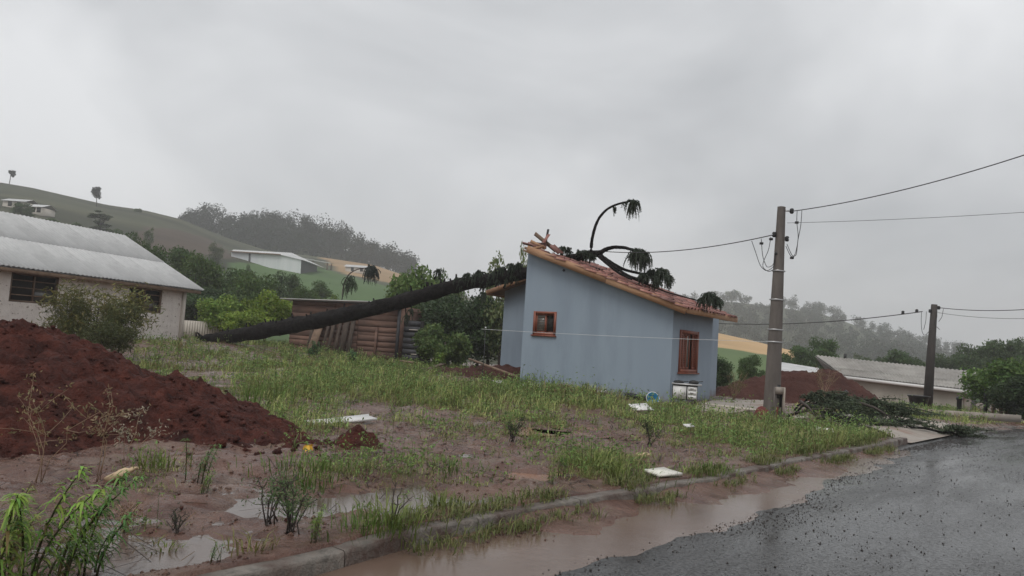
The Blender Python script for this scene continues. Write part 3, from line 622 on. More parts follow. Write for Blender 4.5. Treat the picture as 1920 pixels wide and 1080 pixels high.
sh = corr_sheet(1.1, Ls*.52, 6, .022).build('x', M['roofgrey'], smooth=True); shm = sh.data; bpy.data.objects.remove(sh)
for i in range(14):
    for r in range(2):
        o = link('roof_sheet', shm, whroof); t0 = r*.49*Ls
        o.location = (-.65+1.09*i, .55-t0*math.cos(sa), zt+.05+t0*math.sin(sa)+.02*r+random.uniform(0, .01)); o.rotation_euler = (math.pi-sa, 0, 0); o.scale = (1, 1, -1)
        o.rotation_euler = (sa, 0, 0); o.scale = (1, -1, 1)
        o.rotation_euler = (-sa, 0, 0)

# ---- wooden shack under the trunk
SL, SR = at(541, 652, 39.), at(746, 676, 37.); SL[2] = .42; SR[2] = .22
sd = (SR-SL); SW = math.hypot(sd[0], sd[1]); SA = math.atan2(sd[1], sd[0])
shack = thing('wooden_shack', 'weathered red-brown plank shack with a thin sheet roof behind the trunk', 'shed', (SL[0], SL[1], .2), SA)
zs0, zs1 = -.25, 2.78
MB().box((.03, .05, zs0), (SW-.03, 3.2, zs1-.08)).build('inner_wall', M['shedwood'], shack)
rg = np.random.default_rng(21)
def planks(x0, x1, n, seedoff, mt='shedwood'):
    zz = np.linspace(zs0+.05, zs1-.05, n+1); zz[1:-1] += rg.uniform(-.07, .07, n-1)
    for k in range(n):
        g = rg.uniform(.012, .03) if rg.random() < .18 else -.004; dy = rg.uniform(0, .012); sag = rg.uniform(-.006, .006)
        MB().add([(x0-rg.uniform(0, .05), dy, zz[k]+sag), (x1+rg.uniform(0, .04), dy, zz[k]-sag), (x1, dy, zz[k+1]-g-sag), (x0, dy, zz[k+1]-g+sag), (x0, dy+.02, zz[k]), (x1, dy+.02, zz[k]), (x1, dy+.03, zz[k+1]-g), (x0, dy+.03, zz[k+1]-g)],
                 [(0, 1, 2, 3), (3, 2, 6, 7), (1, 0, 4, 5), (0, 3, 7, 4), (2, 1, 5, 6)]).build('plank', M[mt], shack)
planks(0, SW*.41, 10, 0); planks(SW*.41+.02, SW*.62, 13, 1); planks(SW*.63, SW*.98, 11, 2)
for x, w, h0, h1, t in ((SW*.22, .16, -.2, 1.7, .15), (SW*.30, .42, -.3, 2.2, .55), (SW*.37, .14, -.2, 2.0, .3), (SW*.42, .18, -.25, 2.3, .25), (SW*.47, .16, -.25, 1.9, .2), (SW*.53, .3, -.25, 2.1, .2), (SW*.585, .22, -.2, 2.0, .12)):
    MB().beam((x-t*.35, -.25-t, h0), (x+t*.12, -.03, h1), w, .03, (.1, -1, .2)).build('leaning_board', M['oldwood'] if w > .35 else M['greywood'], shack)
MB().beam((SW*.80, -.08, -.2), (SW*.80, -.05, 1.6), .12, .1, (0, 1, 0)).build('post', M['shedwood'], shack)
MB().beam((SW*.985, -.03, -.2), (SW*.985, -.03, 2.6), .12, .12, (0, 1, 0)).build('post', M['darkwood'], shack)
MB().add([(-.55, -.35, zs1-.02), (SW*.83, -.35, zs1+.06), (SW*.83, 3.4, zs1-.15), (-.55, 3.4, zs1-.2), (-.55, -.35, zs1+.02), (SW*.83, -.35, zs1+.1), (SW*.83, 3.4, zs1-.11), (-.55, 3.4, zs1-.16)], [(0, 3, 2, 1), (4, 5, 6, 7), (0, 1, 5, 4), (1, 2, 6, 5), (2, 3, 7, 6), (3, 0, 4, 7)]).build('roof_sheet', M['roofgrey'], shack)
MB().add([(SW*.80, -.3, zs1+.0), (SW*1.0, -.35, zs1-.2), (SW*1.0, 3.2, zs1-.3), (SW*.80, 3.2, zs1-.05)], [(0, 1, 2, 3)]).build('roof_sheet', M['darkwood'], shack)
ann = thing('board_annex', 'narrow dark slate-coloured board lean-to at the right end of the shack', 'shed', (SR[0]+.15, SR[1]+.1, .15), SA)
MB().box((.05, .06, -.2), (.85, 1.6, 2.1)).build('inner_wall', M['dark'], ann)
for k in range(8): MB().box((0, rg.uniform(0, .02), -.15+.28*k), (.88, .05, -.15+.28*k+.255)).build('plank', M['darkwood'], ann)
for z, x0, x1 in ((1.62, .3, .8), (.92, .62, .85), (.42, .5, .8), (1.1, .7, .76)): MB().box((x0, -.012, z), (x1, -.002, z+.035)).build('batten', M['cream'], ann)

# ---- building with the sheet roof down the road
eL, eR, rL, rR = at(1577, 704, 42), at(1823, 733, 38), at(1527, 668, 45.5), at(1836, 700, 41.5)
sheet_b = thing('outbuilding', 'long beige rendered building with a ribbed sheet roof and white fascia', 'building', (eL[0], eL[1], -1.2), 0)
O3 = np.array([eL[0], eL[1], -1.2]); e0, e1, r0_, r1_ = eL-O3, eR-O3, rL-O3, rR-O3
def lerp(a, b, t): return a+(b-a)*t
dn = e1-e0; dn /= np.linalg.norm(dn); inn = (r0_-e0); inn[2] = 0; inn -= dn*(inn@dn); inn /= np.linalg.norm(inn)
dwn = np.array([0, 0, 1.])
a, b = lerp(e0, e1, .06)+inn*.35, lerp(e0, e1, .93)+inn*.35
V = [a*[1, 1, 0]+[0, 0, -.3], b*[1, 1, 0]+[0, 0, -.3], b, a]; MB().add(V, [(0, 1, 2, 3)]).build('wall', M['beigewall'], sheet_b)
c_, d_ = b+inn*4.5, a+inn*4.5
MB().add([b*[1, 1, 0]+[0, 0, -.3], c_*[1, 1, 0]+[0, 0, -.3], c_+[0, 0, .9], b], [(0, 1, 2, 3)]).build('wall', M['darkwood'], sheet_b)
MB().add([d_*[1, 1, 0]+[0, 0, -.3], a*[1, 1, 0]+[0, 0, -.3], a, d_+[0, 0, .9]], [(0, 1, 2, 3)]).build('wall', M['beigewall'], sheet_b)
MB().beam(lerp(e0, e1, .955)+inn*.4+[0, 0, -1.6], lerp(e0, e1, .955)+inn*.4, .3, .3, (1, 0, 0)).build('corner_post', M['concrete'], sheet_b)
MB().beam(e0-[0, 0, .08], e1-[0, 0, .08], .06, .17).build('fascia_board', M['white'], sheet_b)
MB().box(tuple(a+[0.1, -.05, -.75]), tuple(a+[.5, .0, -.3])).build('wall_opening', M['dark'], sheet_b)
rb = MB().add([e0, e1, r1_, r0_], [(0, 1, 2, 3)]).add([r0_, r1_, r1_+inn*4+[0, 0, -1.2], r0_+inn*4+[0, 0, -1.2]], [(0, 1, 2, 3)]).build('roof', M['roofbeige'], sheet_b)
nC = 8
for c in range(nC):
    for (t0, t1, dz) in ((0, .36, .0), (.34, 1.0, .02)):
        k = 21; V = []
        for t in (t0-.01, t1):
            for q in np.linspace(0, 1, k):
                s = (c+q*1.0)/nC; P = lerp(lerp(e0, e1, s), lerp(r0_, r1_, s), t); V.append(P+[0, 0, .06+dz+.03*math.cos(q*10*math.pi)])
        MB().add(V, [(i, i+1, k+i+1, k+i) for i in range(k-1)]).build('roof_sheet', M['roofbeige'], rb)
lerp(r0_, r1_, .18)
P = lerp(r0_, r1_, .2); MB().tube([P+[0, 0, 0], P+[0, 0, .35]], [.09, .08], 8).build('flue', M['black'], rb)
# small grey roof behind it
q0, q1, q2, q3 = at(1452, 700, 47), at(1548, 715, 46), at(1535, 690, 50), at(1466, 679, 51)
lowb = thing('outbuilding', 'small low building with a pale grey roof behind the right soil heap', 'building', (q0[0], q0[1], -1.3))
O4 = np.array([q0[0], q0[1], -1.3]); q = [x-O4 for x in (q0, q1, q2, q3)]
MB().add(q, [(0, 1, 2, 3)]).build('roof', M['roofgrey'], lowb); MB().add([q[0]*[1, 1, 0], q[1]*[1, 1, 0], q[1]-[0, 0, .06], q[0]-[0, 0, .06]], [(0, 1, 2, 3)]).build('wall', M['beigewall'], lowb)
MB().add([q[2]*[1, 1, 0], q[3]*[1, 1, 0], q[3]-[0, 0, .06], q[2]-[0, 0, .06]], [(0, 1, 2, 3)]).build('wall', M['beigewall'], lowb)
MB().beam(q[0], q[1], .1, .12).build('fascia_board', M['white'], lowb)

# ---- white warehouse on the hill
wb = HL.find(515, 506); D = wb[1]
A0, A1, A2, A3 = at(434, 494, D+6), at(556, 503, D), at(565, 503, D), at(596, 503, D+14)
T0, T1, Tr, T3 = at(434, 470, D+6), at(527, 476, D), at(545, 473, D+7), at(564, 484, D)
ware = thing('warehouse', 'long white metal warehouse on the green slope above the trees', 'warehouse', (wb[0], D, wb[2]-1))
OW = np.array([wb[0], D, wb[2]-1])
B0, B1, B2 = at(434, 496, D+6)-OW, at(527, 502, D)-OW, at(565, 503, D-1)-OW
TT0, TT1, TT2 = at(434, 472, D+6)-OW, at(527, 478, D)-OW, at(565, 487, D-1)-OW
rdg0, rdg1 = at(438, 468, D+14)-OW, at(547, 474, D+9)-OW
for b in (B0, B1, B2): b[2] = min(B0[2], B1[2], B2[2])-2
MB().add([B0, B1, TT1, TT0], [(0, 1, 2, 3)]).build('wall', M['whitemetal'], ware); MB().add([B1, B2, TT2, TT1], [(0, 1, 2, 3)]).build('wall', M['whitemetal'], ware)
bk = np.array([0, 16., 0]); MB().add([B2, B2+bk, TT2+bk, TT2], [(0, 1, 2, 3)]).build('wall', M['darkwood'], ware)
MB().add([TT0+[0, -.5, 0], TT1+[0, -.5, 0], rdg1, rdg0], [(0, 1, 2, 3)]).add([TT1+[0, -.5, 0], TT2+[1, -.5, -.2], TT2+bk+[2, 0, -.3], rdg1], [(0, 1, 2, 3)]).build('roof', M['roofgrey'], ware)
MB().beam(lerp(B0, B1, .38)-[0, .2, 0], lerp(TT0, TT1, .38)-[0, .2, 0], .4, .2, (0, 1, 0)).build('downpipe', M['darkwood'], ware)
MB().beam(TT0-[0, .6, 0], TT1-[0, .6, 0], .3, .35).build('gutter', M['oldwood'], ware)
vb = HL.find(585, 503); vh = thing('open_shed', 'open-sided shed with a pale roof beside the white warehouse', 'shed', vb)
for x, y in ((-3.5, 0), (0, .6), (4, 1.2), (-3.5, 5), (4, 6)): MB().beam((x, y, -1), (x, y, 2.5-.1*x), .3, .3, (1, 0, 0)).build('post', M['oldwood'], vh)
MB().add([(-5, -.6, 3.0), (5, .6, 2.0), (5, 7, 2.2), (-5, 6, 3.2)], [(0, 1, 2, 3)]).add([(-5, -.6, 2.8), (5, .6, 1.8), (5, .6, 2.0), (-5, -.6, 3.0)], [(0, 1, 2, 3)]).build('roof', M['roofgrey'], vh)
for px, py, w, lab in ((22, 387, 5, 'pale distant farmhouse left on the hillside under the lone tree'), (62, 398, 3, 'small pale distant shed right of the hillside farmhouse'), (668, 508, 7, 'low pale farm building beside the tan field')):
    q = HL.find(px, py+3); hh = thing('farm_building', lab, 'building', q); w2_ = w/2
    MB().box((-w2_, 0, -1), (w2_, 5, 1.6)).build('wall', M['cream'], hh); MB().add([(-w2_-.4, -.4, 1.6), (w2_+.4, -.4, 1.6), (w2_+.4, 2.5, 2.5), (-w2_-.4, 2.5, 2.5), (w2_+.4, 5.4, 1.6), (-w2_-.4, 5.4, 1.6)], [(0, 1, 2, 3), (3, 2, 4, 5)]).build('roof', M['roofgrey'], hh)
    for k in range(2): MB().box((-w2_*.5+k*w2_*.8, -.05, .4), (-w2_*.5+k*w2_*.8+.9, -.01, 1.5)).build('window', M['dark'], hh)
# pale slatted garden wall behind the trunk foot
fw0, fw1 = at(338, 622, 40), at(480, 628, 43)
fence = thing('picket_fence', 'pale slatted garden fence between white house and trunk foot', 'fence', (fw0[0], fw0[1], .4))
dv = (fw1-fw0)*[1, 1, 0]; Lf = np.linalg.norm(dv); dv /= Lf
mb = MB()
n = int(Lf/.14)
for k in range(n): mb.beam(dv*(k*.14)+[0, 0, -.1], dv*(k*.14)+[0, 0, 1.12+.01*random.random()], .132, .03, (-dv[1], dv[0], 0))
tag(mb.build('slats', M['cream'], fence), kind='stuff')
for z in (.3, .95): MB().beam(dv*0+[0, .05, z], dv*Lf+[0, .05, z], .05, .09).build('rail', M['cream'], fence)
for k in range(3): MB().beam(dv*(Lf*k/2)+[0, .1, -.2], dv*(Lf*k/2)+[0, .1, 1.2], .12, .12, (1, 0, 0)).build('post', M['cream'], fence)

# paving slab beside the house
V = [on(*p)+[0, 0, .05] for p in ((1285, 772), (1338, 753), (1436, 752), (1428, 770), (1372, 776))]
mb = MB().add(V, [tuple(range(5))[::-1]]); mb.add([x for i in range(5) for x in (V[i], V[(i+1) % 5], V[(i+1) % 5]-[0, 0, .2], V[i]-[0, 0, .2])], [(4*i, 4*i+1, 4*i+2, 4*i+3) for i in range(5)])
tag(mb.build('paving', M['concrete']), kind='structure')

# ================================================================== SOIL HEAPS
def heap(name, ridge, wfac, wmin, bounds, step, seed, label, m, lump=.07, base=None):
    x0, x1, y0, y1 = bounds; X, Y = np.meshgrid(np.arange(x0, x1, step), np.arange(y0, y1, step))
    WX_ = X+.22*fbm(X*1.2, Y*1.2, seed); WY_ = Y+.22*fbm(X*1.2+9, Y*1.2, seed+1); h = np.full(X.shape, -1.)
    for (a, b) in zip(ridge[:-1], ridge[1:]):
        a = np.array(a); b = np.array(b); d = b[:2]-a[:2]; t = np.clip(((WX_-a[0])*d[0]+(WY_-a[1])*d[1])/(d@d), 0, 1)
        r = np.hypot(WX_-a[0]-d[0]*t, WY_-a[1]-d[1]*t); c = a[2]+(b[2]-a[2])*t; w = wmin+wfac*c
        q = r/w; h = np.maximum(h, c*(1-np.where(q < .25, q*q*2, q-.125)*1.143))
    n = lump*(1.2*fbm(X*1.6, Y*1.6, seed+2)+np.abs(fbm(X*5, Y*5, seed+3))*1.0+.35*fbm(X*14, Y*14, seed+4, 3))
    n += lump*1.0*(np.abs(fbm(X*3.3+4, Y*3.3, seed+8))-.25)+.02*fbm(X*26, Y*26, seed+9, 2)
    n += lump*1.6*np.clip(fbm(X*2.6, Y*2.6, seed+6)-.15, 0, 1)*(vn(X*9, Y*9, seed+7))
    h = h+n*np.clip((h+.1)*5, 0, 1); b = H(X, Y) if base is None else base+0*X
    Z = b+h-.02; V, F = grid(X, Y, Z); keep = (h.reshape(-1)[F] > -.12).any(1)
    F = F[keep]; used = np.unique(F); mp = -np.ones(len(V), int); mp[used] = np.arange(len(used))
    o = MB().add(V[used], [mp[F]]).build(name, m, smooth=True); tag(o, label, 'soil heap')
    from functools import partial
    return X[0], Y[:, 0], Z
def samp(hf, x, y):
    i = int(np.clip(np.searchsorted(hf[0], x), 0, len(hf[0])-1)); j = int(np.clip(np.searchsorted(hf[1], y), 0, len(hf[1])-1)); return hf[2][j, i]
hA = heap('soil_heap', [(-11.5, 9.2, 1.28), (-8.2, 8.9, 1.3), (-6.3, 8.95, 1.14), (-5.2, 9.1, .80), (-4.35, 9.25, .58), (-3.6, 9.2, .34), (-3.0, 8.8, .17), (-2.55, 8.4, .05)], 2.35, .4, (-12, -1.4, 4.6, 12.6), .035, 201, 'large dark red heap of wet soil filling the left foreground', M['redsoil'], .105)
c = on(668, 832); heap('soil_heap', [(c[0]-.12, c[1]+.05, .10), (c[0]+.0, c[1], .27), (c[0]+.12, c[1], .20), (c[0]+.25, c[1]-.05, .06)], .55, .14, (c[0]-1.2, c[0]+1.3, c[1]-.8, c[1]+.8), .03, 211, 'small crumbling red soil mound beside the white board', M['redsoil'], .09)
rp_ = [at(a, b, D) for a, b, D in ((1335, 742, 26), (1385, 712, 27), (1440, 698, 27.5), (1500, 690, 27.5), (1555, 694, 27.5), (1580, 706, 27.3), (1606, 735, 27), (1650, 762, 26.5))]
hB = heap('soil_heap', [(p[0], p[1], p[2]+.25) for p in rp_], 1.1, .5, (3, 15, 22.5, 32), .09, 221, 'wide dull red soil heap behind the concrete pole', M['redsoil2'], .14, base=-.33)
c = on(900, 706); hC = heap('soil_heap', [(c[0]-2.2, c[1]+1.6, .1), (c[0]-.4, c[1]+.6, .28), (c[0]+.6, c[1]+.3, .42), (c[0]+1.6, c[1]+.2, .4)], 1.2, .7, (c[0]-4, c[0]+3.2, c[1]-2, c[1]+4), .06, 231, 'low brown soil bank at the left corner of the blue house', M['redsoil2'], .07)
# clods crumbled off the heap
def stones(name, pts, sizes, m, label, cat, seed, flat=.7, octa=False):
    rng = np.random.default_rng(seed); mb = MB(); t = (1+5**.5)/2
    Vi = np.array([(-1,t,0),(1,t,0),(-1,-t,0),(1,-t,0),(0,-1,t),(0,1,t),(0,-1,-t),(0,1,-t),(t,0,-1),(t,0,1),(-t,0,-1),(-t,0,1)])/1.9
    Fi = np.array([(0,11,5),(0,5,1),(0,1,7),(0,7,10),(0,10,11),(1,5,9),(5,11,4),(11,10,2),(10,7,6),(7,1,8),(3,9,4),(3,4,2),(3,2,6),(3,6,8),(3,8,9),(4,9,5),(2,4,11),(6,2,10),(8,6,7),(9,8,1)])
    if octa:
        Vi = np.array([(1, 0, 0), (-1, 0, 0), (0, 1, 0), (0, -1, 0), (0, 0, 1), (0, 0, -1)])*1.15; Fi = np.array([(0, 2, 4), (2, 1, 4), (1, 3, 4), (3, 0, 4), (2, 0, 5), (1, 2, 5), (3, 1, 5), (0, 3, 5)])
    nv = len(Vi); n = len(pts); V = Vi[None]*(1+.5*(rng.random((n, nv, 1))-.5)); a = rng.uniform(0, 6.28, n); ca, sa = np.cos(a)[:, None], np.sin(a)[:, None]
    X = V[..., 0]*ca-V[..., 1]*sa*.8; Y = V[..., 0]*sa+V[..., 1]*ca*.8; Z = V[..., 2]*flat
    V = np.stack([X, Y, Z], -1)*np.asarray(sizes)[:, None, None]*.5+np.asarray(pts)[:, None, :]
    F = (Fi[None]+np.arange(n)[:, None, None]*nv).reshape(-1, 3); return tag(mb.add(V.reshape(-1, 3), [F]).build(name, m), label, cat, kind='stuff')
pts = []; sz = []
rg = np.random.default_rng(31)
for _ in range(6000):
    x, y = rg.uniform(-8, -1.2), rg.uniform(5, 11); z = samp(hA, x, y); g = float(H(x, y))
    if z < g-.02 and rg.random() > .03: continue
    s = .012+.06*rg.random()**4; pts.append((x, y, max(z, g)+s*.12)); sz.append(s)
for _ in range(400):
    x, y = rg.uniform(-7, -1.6), rg.uniform(5.4, 9); z = samp(hA, x, y); g = float(H(x, y))
    if g-.06 < z < g+.35 and rg.random() < .45: s = .05+.11*rg.random()**2; pts.append((x, y, max(z, g)+s*.15)); sz.append(s)
stones('soil_clods', pts, sz, M['redsoil'], 'loose red clods scattered over the left soil heap', 'clods', 32)

# ================================================================== FALLEN ARAUCARIA
def mop(mb, c, n, R, seed, drop=.8, lean=(0, 0, 0), col=(.042, .056, .036), thick=.02):
    """head of rope-like drooping shoots"""
    rng = np.random.default_rng(seed); c = np.asarray(c, float)
    for i in range(int(n*1.9)):
        a = rng.uniform(0, 6.28); r = R*rng.uniform(.1, 1); up = rng.uniform(-.1, .8)*R
        d = np.array([math.cos(a)*r, math.sin(a)*r, up])+np.asarray(lean)*R*rng.uniform(.5, 1); s = np.linspace(0, 1, 7)[:, None]
        P = c+d*s*1.3*(1-.4*s)-np.array([0, 0, 1.])*R*drop*rng.uniform(.5, 1.45)*s**1.8+rng.normal(size=3)*.03
        mb.tube(P, np.array([.4, .6, .7, .7, .7, .6, .2])*thick*rng.uniform(.7, 1.1), 4, np.array(col)*rng.uniform(.6, 1.5), rough=.5, rng=rng)
        k = 30; t = rng.random(k); Q = np.stack([np.interp(t, s[:, 0], P[:, j]) for j in range(3)], 1)+rng.normal(size=(k, 3))*thick*.7
        leaves(mb, Q, thick*2.6, np.array(col)*rng.uniform(.7, 1.7), rng, asp=.28)
T0_ = at(385, 637, 35.5); T1_ = at(985, 514, 24.3); tn = np.array([-(T1_-T0_)[1], (T1_-T0_)[0], 0]); tn /= np.linalg.norm(tn)
def tp(px, py, off=0): return plane_hit(px, py, T0_+tn*off, tn)
fall = thing('fallen_araucaria', 'long dark araucaria trunk lying uprooted across the lot onto the house roof', 'tree', T0_-[0, 0, .3])
tpx = [(383, 637), (410, 634), (440, 630), (500, 619), (560, 608), (620, 596), (680, 583), (740, 569), (800, 552), (850, 537), (900, 527), (950, 520), (985, 512), (1030, 496), (1080, 482), (1128, 474)]
TP = np.array([tp(*q) for q in tpx]); TR = np.array([8.5, 11, 13, 14.5, 14.5, 14.5, 14.3, 14, 13.5, 13, 12, 11.5, 11, 9, 8, 6])*TP[:, 1]/FPX
tt = np.linspace(0, len(TP)-1, 90); P = np.stack([np.interp(tt, np.arange(len(TP)), TP[:, j]) for j in range(3)], 1); k5 = np.ones(5)/5
for j in range(3): P[2:-2, j] = np.convolve(P[:, j], k5, 'valid')
R_ = np.interp(tt, np.arange(len(TP)), TR)*(1+.05*np.sin(tt*7))
trunk = rel(MB().tube(P, R_, 14, rough=.2, rng=np.random.default_rng(5)).build('trunk', M['bark'], fall, smooth=True), fall)
rg = np.random.default_rng(41)
for i in range(60):
    j = rg.integers(8, 78); a = rg.uniform(-1.2, 1.2); d = np.array([rg.normal()*.4, -math.sin(a)*.6, math.cos(a)]); d /= np.linalg.norm(d)
    L_ = rg.uniform(.04, .22); MB().tube([P[j]+d*R_[j]*.8, P[j]+d*(R_[j]+L_)], [.05, .03], 6).build('branch_stub', M['bark'], trunk)
for i in range(7):   # torn roots at the butt
    a = i*.9+rg.random(); e = P[0]+np.array([-.25-.25*rg.random(), .1, 0])+np.array([0, math.cos(a), math.sin(a)])*.35
    MB().tube([P[0], (P[0]+e)/2+rg.normal(size=3)*.05, e], [.1, .07, .02], 6, rough=.3).build('root', M['bark'], trunk, smooth=True)
def branch(pts, r0, r1, mops, off=0, seed=0, drop=.9, col=(.042, .056, .036)):
    Q = np.array([tp(a, b, off) for a, b in pts]); n = 24; t = np.linspace(0, len(Q)-1, n)
    Q2 = np.stack([np.interp(t, np.arange(len(Q)), Q[:, j]) for j in range(3)], 1)
    if len(Q) > 2:
        for _ in range(2): Q2[1:-1] = (Q2[:-2]+Q2[1:-1]*2+Q2[2:])/4
    b = rel(MB().tube(Q2, np.linspace(r0, r1, n), 7, rough=.2).build('branch', M['bark'], fall, smooth=True), fall)
    for i, (a, c, n_, R, ln) in enumerate(mops):
        mb = MB(); mop(mb, tp(a, c, off), n_, R, seed+i, drop, ln, col); mb.build('foliage', M['needle'], b)
branch([(1108, 474), (1109, 455), (1114, 430), (1122, 410), (1136, 393), (1155, 383), (1182, 377)], .055, .03, [(1186, 379, 26, .30, (.25, 0, 0)), (1170, 382, 3, .12, (0, 0, 0)), (1151, 390, 4, .12, (0, 0, 0))], 0, 301, 1.3)
branch([(1122, 476), (1134, 468), (1150, 463), (1170, 464), (1192, 470)], .075, .04, [(1196, 472, 40, .40, (.2, 0, 0)), (1206, 476, 26, .36, (.3, 0, 0)), (1186, 476, 14, .3, (-.2, 0, 0))], -.2, 311, 1.2)
branch([(1124, 478), (1145, 492), (1170, 506), (1205, 514), (1236, 512)], .06, .03, [(1240, 508, 34, .34, (.2, 0, 0)), (1222, 510, 22, .26, (0, 0, 0)), (1252, 520, 16, .25, (.2, 0, 0))], .1, 321, 1.1)
branch([(1122, 480), (1140, 496), (1160, 512), (1185, 524)], .05, .03, [(1205, 518, 20, .25, (0, 0, 0))], -.5, 331, .8)
branch([(1126, 478), (1150, 500), (1178, 517), (1215, 530)], .05, .03, [(1228, 526, 22, .26, (.2, 0, 0))], -.35, 335, .8)
branch([(1128, 480), (1180, 520), (1250, 548), (1318, 566)], .035, .015, [(1328, 555, 36, .33, (.15, 0, 0)), (1340, 562, 22, .28, (.2, 0, 0)), (1316, 562, 12, .2, (0, 0, 0))], -.3, 341, .9)
for k, (a, b, n_, R) in enumerate([(1055, 466, 16, .24), (1066, 470, 8, .18), (1085, 474, 10, .18), (1098, 474, 18, .26), (1110, 478, 12, .2), (960, 498, 16, .34), (925, 514, 16, .32), (890, 520, 18, .34), (868, 530, 18, .36), (905, 530, 12, .25), (950, 524, 10, .25), (820, 508, 12, .35), (878, 516, 14, .3), (900, 512, 18, .34), (940, 506, 16, .3), (972, 498, 16, .3), (915, 524, 16, .28), (935, 522, 16, .28), (965, 516, 16, .25), (858, 524, 8, .24)]):
    branch([(a-6, b+16), (a-2, b+8), (a, b)], .03, .02, [(a, b, n_, R, (.1, 0, 0))], -.1, 400+k*7, .9)
for k, (a, b) in enumerate([(770, 590), (760, 600), (905, 558)]):   # torn shoots hanging under the trunk
    branch([(a, b-26), (a+1, b-12), (a+2, b)], .025, .015, [(a+2, b-8, 8, .2, (0, 0, -.3))], -.1, 500+k*5, 1.3)
for a, b, c, d in ((735, 562, 742, 592), (901, 545, 903, 640), (637, 522, 640, 585)):
    pass

# bent young araucaria behind the shack
def bent_tree(px0, y0, D, pts, tufts, label, r=.05):
    b = at(px0, y0, D); b[2] = float(H(b[0], b[1])); root = thing('young_araucaria', label, 'tree', b)
    Q = np.array([b]+[at(a, c, D) for a, c in pts]); n = 20; t = np.linspace(0, len(Q)-1, n); Q2 = np.stack([np.interp(t, np.arange(len(Q)), Q[:, j]) for j in range(3)], 1)
    for _ in range(2): Q2[1:-1] = (Q2[:-2]+Q2[1:-1]*2+Q2[2:])/4
    rel(MB().tube(Q2, np.linspace(r, r*.5, n), 6).build('stem', M['twig'], root, smooth=True), root)
    for i, (a, c, n_, R, ln, col) in enumerate(tufts):
        mb = MB(); mop(mb, at(a, c, D), n_, R, int(a)+i, 1.0, ln, col, .032); rel(mb.build('foliage', M['needle'], root), root)
bent_tree(640, 600, 43, [(641, 560), (645, 530), (655, 512), (672, 504), (688, 502)], [(694, 503, 46, .72, (.25, 0, 0), (.026, .036, .03)), (656, 522, 12, .6, (0, 0, .2), (.06, .085, .045)), (650, 536, 10, .6, (0, 0, 0), (.06, .085, .045)), (662, 532, 8, .5, (0, 0, 0), (.07, .10, .05))], 'slender bent tree with a drooping dark tuft rising behind the shack')

# ================================================================== POLES AND WIRES
pb = on(1446, 783); ptop = at(1468, 389, pb[1]+.05); ph = ptop[2]-pb[2]
pole = thing('utility_pole', 'tall square concrete utility pole standing on the verge beside the blue house', 'pole', pb)
lean = np.array([ptop[0]-pb[0]-.05, 0, ph]); pa = math.radians(28)
def sq(w, d, z, ch=.03):
    P = []
    for (sx, sy) in ((-1, -1), (1, -1), (1, 1), (-1, 1)):
        for (cx_, cy_) in (((0, 1), (1, 0)) if sx*sy > 0 else ((1, 0), (0, 1))):
            P.append((sx*(w/2-ch*cx_), sy*(d/2-ch*cy_)))
    ca, sa = math.cos(pa), math.sin(pa); return [(x*ca-y*sa+lean[0]*z/ph, x*sa+y*ca, z) for x, y in P]
zs_ = np.linspace(-.4, ph, 9); V = [q for z in zs_ for q in sq(.36-.19*z/ph, .24-.10*z/ph, z)]
mb = MB().add(V, [(i*8+j, i*8+(j+1) % 8, i*8+8+(j+1) % 8, i*8+8+j) for i in range(8) for j in range(8)]); mb.add(V[-8:], [tuple(range(8))]); mb.build('shaft', M['pole'], pole)
mb = MB(); ca, sa = math.cos(pa), math.sin(pa)
def pl(x, y, z): return np.array([x*ca-y*sa+lean[0]*z/ph, x*sa+y*ca, z])
for px, py in ((1458, 508), (1455, 562), (1450, 618), (1448, 641)):
    z = at(px, py, pb[1])[2]-pb[2]; w = .36-.19*z/ph+.015; d = .24-.10*z/ph+.015
    Q = [pl(sx*w/2, sy*d/2, z) for sx, sy in ((-1, -1), (1, -1), (1, 1), (-1, 1), (-1, -1))]; mb = MB()
    for q0_, q1_ in zip(Q[:-1], Q[1:]): mb.beam(q0_, q1_, .006, .03)
    mb.build('strap', M['metal'], pole)
def wz(px, py): return at(px, py, pb[1])-pb
MB().tube([pl(.5*(.36-.19*z/ph)+.012, -.02, z) for z in np.linspace(.6, ph*.76, 8)], .014, 6).build('conduit', M['metal'], pole)
for px, py in ((1484, 396), (1451, 440), (1475, 448)):
    q = wz(px, py); mb = MB(); lathe(mb, [(.0, -.06), (.03, -.06), (.05, -.03), (.035, 0), (.05, .03), (.03, .06), (0, .06)], 10, q+[0, -.02, 0]); ins = mb.build('insulator', M['black'], pole)
    z = q[2]; MB().beam(pl(0, 0, z), q, .03, .03).build('bracket', M['metal'], ins)
def drop(pts, name='drop_wire', r=.008):
    Q = np.array([wz(*p)+[0, -.05, 0] for p in pts]); n = 24; t = np.linspace(0, len(Q)-1, n); Q2 = np.stack([np.interp(t, np.arange(len(Q)), Q[:, j]) for j in range(3)], 1)
    for _ in range(3): Q2[1:-1] = (Q2[:-2]+Q2[1:-1]*2+Q2[2:])/4
    MB().tube(Q2, r, 5).build(name, M['wire'], pole)
drop([(1493, 396), (1492, 418), (1496, 445), (1490, 478), (1482, 484), (1472, 462)]); drop([(1502, 394), (1500, 425), (1494, 452), (1492, 480), (1484, 482), (1474, 458)])
drop([(1408, 452), (1416, 475), (1424, 500), (1436, 510), (1451, 500), (1452, 478)]); drop([(1426, 448), (1428, 480), (1436, 503), (1449, 498), (1454, 470)]); drop([(1444, 445), (1440, 470), (1430, 490), (1428, 502), (1440, 511), (1450, 505)])
for p in ((1492, 418), (1483, 484), (1426, 457), (1444, 449), (1454, 476)):
    MB().box(tuple(wz(*p)+[-.035, -.09, -.025]), tuple(wz(*p)+[.035, -.03, .025])).build('wire_clamp', M['black'], pole)
